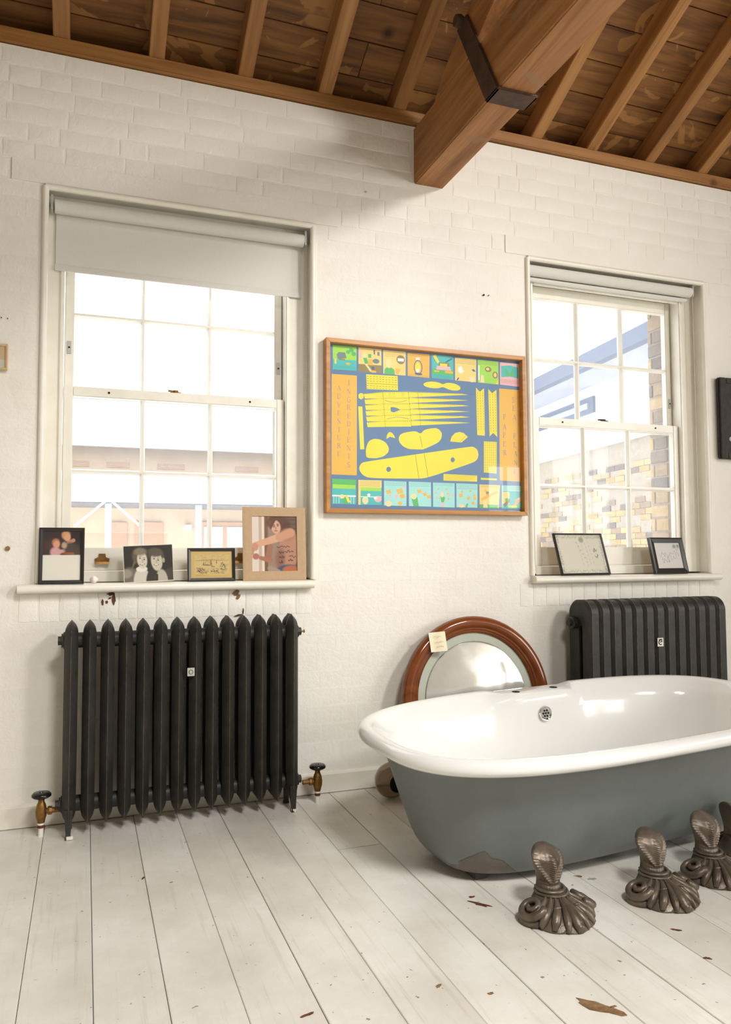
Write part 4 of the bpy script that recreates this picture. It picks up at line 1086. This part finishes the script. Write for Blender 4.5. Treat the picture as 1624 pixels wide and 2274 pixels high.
# pictures cut by the photo's edges
k = Ink(40, 50, .8, (214, 186, 150)); k.rect(-.1, .62, 1.1, 1.1, (214, 208, 190), .02); k.ell(.35, .35, .28, .2, (40, 26, 44), .1)
lp = on_y(18, 765, -.016); lq = on_y(18, 822, -.016)
frame_obj('wall_picture', 'small pale framed picture at the left edge of the wall', 'picture', .10, lp[2]-lq[2], .008, .016, (lp[0]-.05, -.006, lq[2]), 0, 0, plain('pale_pine_frame', S(214, 186, 140), .5), k)
ca, cb = on_y(1597, 838, -.028), on_y(1600, 1018, -.028)
cv = thing('canvas_painting', 'dark charcoal textured canvas at the right edge of the wall', 'painting', ((ca[0]+cb[0])/2+.20, -.006, cb[2]))
h = ca[2]-cb[2]
MB().box(-.20, .20, -.024, 0, 0, h).build('canvas', plain('charcoal_paint', S(58, 54, 50), .75, 0, S(44, 40, 37), 25, .8, 40), cv, bevel=.005)
for z0_, z1_, x0_, x1_ in ((0, h, -.20, -.155), (0, h, .155, .20), (0, .03, -.155, .155), (h-.03, h, -.155, .155)):
    MB().box(x0_, x1_, -.031, -.023, z0_, z1_).build('edge_strip', plain('charcoal_paint', 0), cv, bevel=.003)
pe = on_y(1622, 975, -.03)
MB().lathe([(.0, -.006), (.010, -.005), (.014, 0)], 12, axis='y').build('cream_detail', plain('cream_paint', S(206, 184, 150), .6), cv, loc=(pe[0]-cv.location[0]+.006, -.022, pe[2]-cb[2]))

# ---- the big framed poster
PY = -.014
pl, pt, prr, pbm = .9535, 1.938, 1.9475, 1.185
c_tl = on_y(728, 745, -.045); c_tr = on_y(1168, 795, -.045); c_br = on_y(1173, 1146, -.045); c_bl = on_y(722, 1137, -.045)
pl = (c_tl[0]+c_bl[0])/2; prr = (c_tr[0]+c_br[0])/2; pt = (c_tl[2]+c_tr[2])/2; pbm = (c_bl[2]+c_br[2])/2
post = thing('framed_poster', 'large blue and yellow paper sea plane poster in oak frame between windows', 'poster', ((pl+prr)/2, -.004, pbm))
PX, PZ = (pl+prr)/2, pbm
pw, ph = prr-pl, pt-pbm
B = .0185
for P in ([(-pw/2, 0), (pw/2, 0), (pw/2-B, B), (-pw/2+B, B)], [(pw/2, 0), (pw/2, ph), (pw/2-B, ph-B), (pw/2-B, B)], [(pw/2, ph), (-pw/2, ph), (-pw/2+B, ph-B), (pw/2-B, ph-B)], [(-pw/2, ph), (-pw/2, 0), (-pw/2+B, B), (-pw/2+B, ph-B)]):
    MB().prism(P, -.041, 0, 'y').build('frame_bar', M_BOXW, post, bevel=.0015)
def ink_m(name, c): return plain('poster_'+name, S(*c), .55, 0)
PM = {k_: i for i, k_ in enumerate(['blue', 'yellow', 'orange', 'cream', 'teal', 'lime', 'green', 'pale', 'pink', 'skin', 'white', 'line', 'lilac', 'dkblue', 'grey', 'brown'])}
PMATS = [ink_m(n, c) for n, c in (('blue', (96, 128, 166)), ('yellow', (240, 222, 66)), ('orange', (236, 184, 78)), ('cream', (242, 214, 128)), ('teal', (78, 190, 186)), ('lime', (164, 220, 82)), ('green', (92, 188, 104)), ('pale', (164, 224, 218)), ('pink', (242, 186, 190)), ('skin', (246, 220, 164)), ('white', (240, 240, 234)), ('line', (62, 62, 48)), ('lilac', (146, 140, 168)), ('dkblue', (70, 104, 150)), ('grey', (116, 136, 140)), ('brown', (150, 130, 84)))]
pm_ = MB()
def c7(x, y): return on_y(700+x/3.3143, 730+y/3.3143, PY)
def lay(pts, col, lv):                                  # polygon given in enlarged-photo coordinates
    pm_.poly([(c7(x, y)[0]-PX, PY+.004-.00012*lv, c7(x, y)[2]-PZ) for x, y in pts], PM[col])
def soft(P, n=2):
    for _ in range(n): P = [q for a, b in zip(P, P[1:]+P[:1]) for q in ((a[0]*.8+b[0]*.2, a[1]*.8+b[1]*.2), (a[0]*.2+b[0]*.8, a[1]*.2+b[1]*.8))]
    return P
def line(pts, w, col, lv, dash=None):
    for (x0, y0), (x1, y1) in zip(pts, pts[1:]):
        L = math.hypot(x1-x0, y1-y0)
        if L < 1e-6: continue
        nx_, ny_ = -(y1-y0)/L*w/2, (x1-x0)/L*w/2
        segs = [(0, 1)] if not dash else [(q/L, min(1, (q+dash[0])/L)) for q in np.arange(0, L, dash[0]+dash[1])]
        for a, b in segs:
            p = (x0+(x1-x0)*a, y0+(y1-y0)*a); q = (x0+(x1-x0)*b, y0+(y1-y0)*b)
            lay([(p[0]+nx_, p[1]+ny_), (q[0]+nx_, q[1]+ny_), (q[0]-nx_, q[1]-ny_), (p[0]-nx_, p[1]-ny_)], col, lv)
def oval(cx, cy, rx, ry, rot=0, n=28, a0=0, a1=360):
    r_ = math.radians(rot); return [(cx+rx*math.cos(t)*math.cos(r_)-ry*math.sin(t)*math.sin(r_), cy+rx*math.cos(t)*math.sin(r_)+ry*math.sin(t)*math.cos(r_)) for t in [math.radians(a0+(a1-a0)*i/(n-1 if a1-a0 < 360 else n)) for i in range(n)]]
lay([(100, 68), (1535, 228), (1545, 1362), (95, 1330)], 'blue', 0)
# title panels
lay([(122, 332), (308, 345), (307, 1079), (121, 1072)], 'orange', 2); lay([(1355, 440), (1509, 452), (1519, 1126), (1360, 1117)], 'orange', 2)
# serif capitals drawn stroke by stroke in a unit box (x right, y down)
def sb(x, y, w=.26): return [(x-w/2, y), (x+w/2, y)]
def arc(cx, cy, rx, ry, a0, a1, n=14): return [(cx+rx*math.cos(math.radians(a0+(a1-a0)*i/n)), cy+ry*math.sin(math.radians(a0+(a1-a0)*i/n))) for i in range(n+1)]
T_, H_ = .13, .055
GLY = {
 'A': [([(.47, 0), (.12, 1)], H_), ([(.47, 0), (.86, 1)], T_), ([(.24, .66), (.73, .66)], H_), (sb(.12, 1), H_), (sb(.86, 1), H_)],
 'D': [([(.2, 0), (.2, 1)], T_), (arc(.38, .5, .50, .48, -90, 90), .10), ([(.2, .02), (.38, .02)], H_), ([(.2, .98), (.38, .98)], H_), (sb(.16, 0, .2), H_), (sb(.16, 1, .2), H_)],
 'V': [([(.14, 0), (.52, 1)], T_), ([(.86, 0), (.52, 1)], H_), (sb(.14, 0), H_), (sb(.86, 0), H_)],
 'E': [([(.25, 0), (.25, 1)], T_), ([(.12, .02), (.80, .02)], H_), ([(.25, .48), (.66, .48)], H_), ([(.12, .98), (.84, .98)], H_), ([(.80, 0), (.80, .18)], H_), ([(.84, 1), (.84, .80)], H_), ([(.66, .40), (.66, .56)], H_)],
 'N': [([(.18, 0), (.18, 1)], H_), ([(.18, 0), (.84, 1)], T_), ([(.84, 0), (.84, 1)], H_), (sb(.15, 0), H_), (sb(.18, 1), H_), (sb(.84, 0), H_)],
 'T': [([(.5, 0), (.5, 1)], T_), ([(.08, .02), (.92, .02)], H_), ([(.08, 0), (.08, .2)], H_), ([(.92, 0), (.92, .2)], H_), (sb(.5, 1, .34), H_)],
 'U': [([(.2, 0), (.2, .66)], T_), (arc(.5, .66, .30, .33, 180, 0), .09), ([(.8, .66), (.8, 0)], H_), (sb(.2, 0, .34), H_), (sb(.8, 0, .28), H_)],
 'R': [([(.22, 0), (.22, 1)], T_), (arc(.42, .26, .30, .25, -90, 90), .09), ([(.22, .02), (.42, .02)], H_), ([(.22, .51), (.42, .51)], H_), ([(.46, .52), (.86, 1)], T_), (sb(.2, 1, .3), H_), (sb(.16, 0, .2), H_), (sb(.88, 1, .16), H_)],
 'I': [([(.5, 0), (.5, 1)], T_), (sb(.5, 0, .36), H_), (sb(.5, 1, .36), H_)],
 'G': [(arc(.55, .5, .43, .49, -50, -310, 22), .10), ([(.84, .58), (.84, .88)], T_), (sb(.82, .58, .3), H_), ([(.83, .08), (.83, .26)], H_)],
 'S': [(arc(.5, .27, .27, .25, -25, -200, 12)+arc(.5, .75, .30, .24, -120, 150, 16)[1:], .11), ([(.76, .06), (.76, .22)], H_), ([(.22, .78), (.22, .96)], H_)],
 'P': [([(.26, 0), (.26, 1)], T_), (arc(.46, .28, .32, .27, -90, 90), .09), ([(.26, .02), (.46, .02)], H_), ([(.26, .55), (.46, .55)], H_), (sb(.2, 0, .2), H_), (sb(.26, 1, .36), H_)],
 'L': [([(.25, 0), (.25, 1)], T_), (sb(.25, 0, .34), H_), ([(.12, .98), (.82, .98)], H_), ([(.82, 1), (.82, .78)], H_)]}
def glyph(ch, cx, cy, w=30, h=37):
    for P, t in GLY[ch]: line([(cx+(x-.5)*w, cy+(y-.5)*h) for x, y in P], t*(w+h)/2*.95, 'lilac', 4)
for ch, y in zip('ADVENTURE', (437, 498, 559, 620, 681, 742, 801, 860, 919)): glyph(ch, 176, y)
for ch, y in zip('INGREDIENTS', (397, 461, 522, 579, 641, 700, 757, 817, 878, 938, 1001)): glyph(ch, 248, y)
for ch, x, y in zip('SEAPLANE', (1458, 1464, 1467, 1469, 1470, 1476, 1476, 1473), (524, 586, 652, 789, 855, 921, 988, 1052)): glyph(ch, x, y, 26, 37)
for ch, x, y in zip('PAPER', (1395, 1395, 1393, 1394, 1398), (648, 721, 782, 848, 911)): glyph(ch, x, y, 26, 37)
# yellow cut-out pieces
lay([(376, 335), (608, 348), (610, 454), (380, 444)], 'yellow', 2)
for q in range(6): line([(380, 350+q*17), (606, 363+q*17)], 2.2, 'line', 3, (14, 9) if q != 3 else None)
lay([(318, 487), (332, 474), (352, 476), (360, 490), (355, 512), (338, 521), (322, 511)], 'yellow', 2)
for q in range(6):
    xo, yo = q*5, q*42
    lay([(360+xo*.8, 480+yo), (498+xo, 466+yo+(1 if q else 0)), (686+xo, 465+yo), (1075-(q % 2)*75, 478+yo*.985), (1128+q*3, 486+yo*.985), (690+xo, 506+yo*.99), (500+xo, 512+yo), (366+xo*.8, 516+yo-2)], 'yellow', 2)
    line([(370+xo*.8, 482+yo), (498+xo, 470+yo), (686+xo, 470+yo), (1070-(q % 2)*75, 480+yo*.985)], 1.8, 'line', 4, (8, 6))
    line([(1128+q*3, 486+yo*.985), (1150+q*3, 486+yo*.985)], 1.2, 'dkblue', 3)
lay([(500, 466), (686, 464), (708, 720), (516, 722)], 'yellow', 3)
for P in ([(498, 468), (517, 722)], [(686, 466), (708, 718)], [(755, 472), (778, 712)]): line(P, 2.2, 'line', 5, (9, 4))
for q in range(1, 6): line([(505+q*3, 470+q*42), (700+q*3, 468+q*42)], 1.5, 'line', 5, (8, 6))
line([(512+165*t, 526+ (1-(2*t-1)**2)*16) for t in [i/10 for i in range(11)]], 2.6, 'dkblue', 5); line([(528+165*t, 666-(1-(2*t-1)**2)*14) for t in [i/10 for i in range(11)]], 2.6, 'dkblue', 5)
lay([(556, 578), (575, 577), (600, 582), (628, 596), (600, 608), (578, 616), (558, 610), (555, 596)], 'blue', 6)
for x in (545, 556, 640, 650, 575, 585): line([(x, 472 if x > 560 or x < 560 else 0), (x+2, 508)], 1.4, 'line', 5, (5, 4))
lay([(317, 571), (348, 573), (362, 887), (332, 888)], 'yellow', 2)
lay(oval(870, 414, 72, 24, 4)[:], 'yellow', 2); lay(oval(1008, 427, 64, 26, 12), 'yellow', 2.4); lay([(900, 398), (940, 408), (975, 404), (980, 444), (940, 430), (905, 438)], 'yellow', 2.8)
for x0_, y0_, y1_, tail in ((1184, 432, 785, False), (1275, 443, 795, True)):
    P = [(x0_, y0_), (x0_+28, y0_+32), (x0_+60, y0_+6), (x0_+66, y1_+2)]+([(x0_+36, y1_-28)] if tail else [])+[(x0_+10, y1_-2)]
    lay(P, 'yellow', 2)
    for dx in (12, 31, 50): line([(x0_+dx, y0_+36), (x0_+dx+8, y1_-32)], 1.8, 'line', 3, (12, 7))
lay([(1243, 829), (1337, 833), (1336, 1066), (1243, 1058)], 'yellow', 2)
for dx in (10, 24, 38, 52, 66, 82): line([(1245+dx, 834), (1245+dx, 1058)], 1.8, 'line', 3, (12, 6))
lay([(525, 812), (528, 785), (540, 765), (552, 759), (568, 768), (582, 786), (590, 806), (552, 795)], 'yellow', 2)
lay(soft([(376, 945), (373, 890), (384, 850), (400, 824), (432, 810), (478, 814), (520, 836), (544, 876), (540, 910), (505, 940), (450, 954), (400, 952)]), 'yellow', 2)
lay(soft([(614, 806), (626, 780), (655, 765), (740, 752), (768, 770), (782, 769), (806, 742), (885, 729), (915, 742), (935, 770), (930, 810), (905, 840), (800, 888), (770, 889), (690, 886), (650, 868), (622, 838)]), 'yellow', 2)
line([(772, 790), (790, 874)], 2, 'line', 3)
lay([(995, 830), (1004, 796)]+soft([(1004, 796), (1030, 768), (1062, 759), (1095, 768), (1125, 797)], 0)[1:]+[(1125, 797), (1078, 838)], 'yellow', 2); line([(1066, 836), (1108, 790)], 2, 'line', 3, (8, 5))
lay(soft([(358, 980), (740, 925), (1135, 869), (1165, 868), (1195, 890), (1204, 925), (1196, 960), (1168, 985), (830, 1096), (765, 1104), (400, 1100), (355, 1080), (330, 1050), (324, 1022), (336, 995)]), 'yellow', 2)
lay(oval(541, 1035, 17, 19), 'blue', 3); lay(oval(1013, 965, 15, 18), 'blue', 3); line([(738, 928), (764, 1102)], 2.2, 'line', 3); line([(803, 918), (832, 1094)], 2.2, 'line', 3)
lay([(946, 1069), (1193, 1081), (1193, 1126), (945, 1117)], 'yellow', 2); lay([(1221, 1097), (1338, 1103), (1338, 1116), (1220, 1111)], 'yellow', 2)
for q in range(4): line([(952, 1078+q*10), (1185-q*14, 1089+q*10)], 2, 'line', 3, (5, 3))
# picture-story panels
def panel(q, base, shapes, text=None):
    (x0, y0), (x1, y1), (x2, y2), (x3, y3) = q
    def uv(u, v): return (x0*(1-u)*(1-v)+x1*u*(1-v)+x2*u*v+x3*(1-u)*v, y0*(1-u)*(1-v)+y1*u*(1-v)+y2*u*v+y3*(1-u)*v)
    lay([uv(*p) for p in ((0, 0), (1, 0), (1, 1), (0, 1))], base, 1)
    for i, (col, P) in enumerate(shapes): lay([uv(*p) for p in P], col, 2+i*.5)
    if text:
        for v in text: line([uv(.06, v), uv(.94, v)], 1.6, 'line', 7, (6, 4))
def E(cx, cy, rx, ry, n=16): return [(cx+rx*math.cos(2*math.pi*i/n), cy+ry*math.sin(2*math.pi*i/n)) for i in range(n)]
def Rc(a, b, c, d): return [(a, b), (c, b), (c, d), (a, d)]
TOP = [((130, 120), (305, 135), (305, 310), (131, 298)), ((319, 136), (488, 152), (489, 327), (320, 316)), ((501, 156), (667, 171), (666, 345), (502, 331)), ((681, 176), (842, 189), (841, 362), (682, 346)), ((860, 190), (1016, 207), (1018, 376), (860, 362)), ((1030, 212), (1186, 226), (1185, 394), (1031, 380)), ((1198, 228), (1349, 243), (1350, 411), (1199, 396)), ((1361, 247), (1506, 261), (1505, 428), (1362, 411))]
BOT = [((126, 1103), (301, 1112), (300, 1292), (125, 1289)), ((319, 1112), (490, 1117), (490, 1297), (318, 1295)), ((507, 1119), (672, 1126), (673, 1305), (508, 1301)), ((690, 1125), (853, 1131), (855, 1310), (691, 1305)), ((868, 1132), (1027, 1138), (1028, 1316), (869, 1311)), ((1040, 1138), (1196, 1144), (1195, 1318), (1041, 1314)), ((1210, 1146), (1362, 1152), (1352, 1322), (1212, 1320)), ((1374, 1153), (1519, 1157), (1518, 1328), (1374, 1324))]
cut = lambda x, y, s_: [(x, y), (x+s_, y-s_*.3), (x+s_*1.2, y+s_*.5), (x+s_*.3, y+s_*.7)]
panel(TOP[0], 'lime', [('teal', Rc(0, .57, 1, 1)), ('grey', [(.16, .38), (.25, .27), (.52, .27), (.58, .50), (.2, .56)]), ('brown', Rc(.25, .54, .52, .60)), ('green', E(.64, .24, .09, .08)), ('green', E(.78, .15, .10, .09)), ('green', E(.88, .30, .10, .09)), ('orange', E(.64, .73, .10, .05)), ('yellow', Rc(.07, .55, .15, .76))], (.86, .92))
panel(TOP[1], 'cream', [('brown', Rc(0, .68, 1, 1)), ('orange', Rc(.4, .45, .62, .7)), ('green', Rc(.42, .24, .56, .40)), ('grey', Rc(.82, .12, .92, .28)), ('dkblue', Rc(.66, .05, .72, .24)), ('skin', E(.26, .33, .09, .12)), ('green', [(.20, .42), (.36, .40), (.42, .64), (.28, .66)]), ('skin', [(.26, .66), (.36, .66), (.6, .95), (.5, .97)]), ('grey', E(.76, .52, .15, .10)), ('dkblue', E(.63, .82, .06, .07)), ('pink', Rc(.02, .1, .12, .42)), ('orange', Rc(.54, .92, .76, 1))])
panel(TOP[2], 'cream', [('orange', [(.54, .74), (.80, .74), (.68, .96), (.54, .96)]), ('brown', E(.78, .35, .19, .19)), ('white', Rc(.65, .29, .92, .42)), ('skin', E(.25, .52, .13, .17)), ('green', [(.04, 1), (.06, .80), (.16, .72), (.38, .72), (.50, .80), (.52, 1)]), ('skin', Rc(.2, .62, .3, .74))], (.06, .12, .18, .24))
panel(TOP[3], 'orange', [('dkblue', E(.48, .60, .20, .32)), ('orange', E(.48, .60, .16, .28)), ('yellow', E(.46, .60, .12, .22)), ('white', Rc(.38, .18, .56, .28)), ('white', E(.46, .74, .08, .07)), ('dkblue', E(.5, .88, .18, .05))], (.06, .11, .95))
panel(TOP[4], 'teal', [('green', Rc(0, .60, 1, .82)), ('yellow', [(.05, .05), (.17, -.02), (.36, .30), (.26, .36)]), ('brown', Rc(.32, .30, .82, .44)), ('yellow', Rc(.38, .34, .72, .46)), ('pink', [(.24, .46), (.86, .46), (.90, .62), (.20, .62)]), ('orange', Rc(.1, .66, .34, .72)), ('orange', Rc(.62, .64, .98, .74)), ('dkblue', [(.62, .26), (.94, .06), (.97, .1), (.66, .3)])], (.86, .91, .96))
panel(TOP[5], 'cream', [('white', [(.14, .44), (.30, .34), (.42, .60), (.26, .68), (.14, .58)]), ('dkblue', [(.78, .46), (.9, .44), (.98, .54), (.86, .54)]), ('dkblue', [(.06, .98), (.14, .86), (.2, .88), (.12, 1)]), ('skin', E(.80, .88, .15, .14))], (.05, .11, .17, .23))
panel(TOP[6], 'lime', [('white', Rc(.02, .24, .08, .9)), ('brown', E(.50, .38, .16, .12)), ('cream', E(.48, .37, .08, .06)), ('brown', E(.84, .60, .13, .15)), ('cream', E(.84, .60, .07, .10)), ('skin', [(.12, .98), (.14, .66), (.28, .66), (.32, .98)]), ('yellow', [(.86, 1), (1, .74), (1, 1)])], (.05, .11, .17))
panel(TOP[7], 'pink', [('teal', [(.05, .16), (.5, .10), (.92, .16), (.95, .64), (.5, .60), (.07, .66)]), ('green', [(.3, .58), (.26, .2), (.5, .5), (.7, .18), (.68, .56)])], (.76, .82, .88))
panel(BOT[0], 'teal', [('green', Rc(0, 0, 1, .38)), ('lime', Rc(.02, .22, .98, .38)), ('white', Rc(0, .64, 1, .70))]+[('white', Rc(x, .70, x+.02, .98)) for x in (.06, .16, .28, .78, .9)]+[('skin', E(.42, .70, .10, .09)), ('green', [(.42, .78), (.58, .74), (.64, 1), (.5, 1)]), ('yellow', [(.54, .66), (.64, .66), (.78, .92), (.66, .94)])])
panel(BOT[1], 'cream', [('teal', Rc(.1, .30, 1, 1)), ('lime', Rc(.1, .30, .98, .44)), ('white', Rc(.1, .66, 1, .69)), ('white', E(.45, .60, .07, .06)), ('skin', E(.30, .82, .13, .16)), ('pink', E(.84, .76, .16, .13)), ('white', E(.74, .72, .08, .06))], (.05, .11, .17, .23))
panel(BOT[2], 'pale', [('orange', cut(.08, .40, .20)), ('orange', cut(.54, .34, .26)), ('orange', cut(.68, .55, .22)), ('pink', [(.20, .58), (.34, .52), (.30, .68)]), ('pink', cut(.46, .58, .16)), ('pink', cut(.84, .18, .10)), ('skin', E(.20, .92, .15, .12)), ('orange', E(.71, .90, .09, .08))], (.05, .11, .17))
panel(BOT[3], 'pale', [('green', [(.10, .62), (.38, .62), (.44, 1), (.2, 1)]), ('skin', E(.22, .60, .13, .12)), ('orange', cut(.36, .34, .18)), ('pink', cut(.54, .40, .10)), ('orange', cut(.62, .46, .16)), ('orange', cut(.80, .56, .16))], (.05, .11, .17))
panel(BOT[4], 'pale', [('green', [(.34, .56), (.52, .56), (.56, .62), (.50, .80), (.38, .80)]), ('skin', E(.42, .48, .07, .12)), ('pink', Rc(.40, .80, .50, 1)), ('orange', cut(.62, .42, .10)), ('pink', cut(.05, .40, .09)), ('pink', cut(.84, .48, .10)), ('orange', cut(.2, .24, .07)), ('orange', cut(.66, .64, .08)), ('pink', cut(.12, .60, .08)), ('orange', cut(.26, .62, .07)), ('orange', cut(.56, .24, .08))], (.05, .11))
panel(BOT[5], 'pale', [('orange', cut(.10, .46, .18)), ('orange', cut(.48, .58, .14)), ('orange', [(.78, .46), (.88, .42), (.94, .66), (.84, .70)]), ('orange', cut(.70, .78, .14)), ('orange', cut(.20, .32, .10)), ('orange', cut(.60, .28, .10)), ('skin', E(.24, .94, .14, .07)), ('green', [(.42, .98), (.5, .82), (.56, .84), (.5, 1)])], (.05, .11, .17, .22))
panel(BOT[6], 'cream', [('green', Rc(0, .84, .96, 1)), ('orange', [(.06, .60), (.40, .42), (.9, .26), (.92, .30), (.52, .52), (.10, .70)]), ('orange', [(.24, .20), (.34, .22), (.44, .44), (.34, .46)]), ('grey', E(.40, .34, .08, .06)), ('skin', [(.18, .98), (.2, .68), (.36, .68), (.42, .98)])], (.05, .10))
panel(BOT[7], 'teal', [('pale', Rc(0, 0, 1, .24)), ('cream', Rc(.02, .28, .40, .80)), ('green', [(.16, .58), (.32, .52), (.36, .68), (.2, .74)]), ('orange', [(.54, .50), (.68, .62), (1, .46), (1, .60), (.72, .86), (.58, .84), (.72, .68)]), ('white', E(.86, .56, .06, .05)), ('yellow', Rc(.36, .86, .78, .95)), ('brown', [(.06, .82), (.4, .54), (.44, .7), (.16, .92)])], (.05, .11, .17))
pm_.build('print', PMATS, post)
MB().box(-pw/2+B*.5, pw/2-B*.5, -.0095, -.001, B*.5, ph-B*.5).build('backing', M_CARD, post)
MB().poly([(-pw/2+B-.002, -.0205, B-.002), (pw/2-B+.002, -.0205, B-.002), (pw/2-B+.002, -.0205, ph-B+.002), (-pw/2+B-.002, -.0205, ph-B+.002)]).build('glass', M_PGLASS, post)
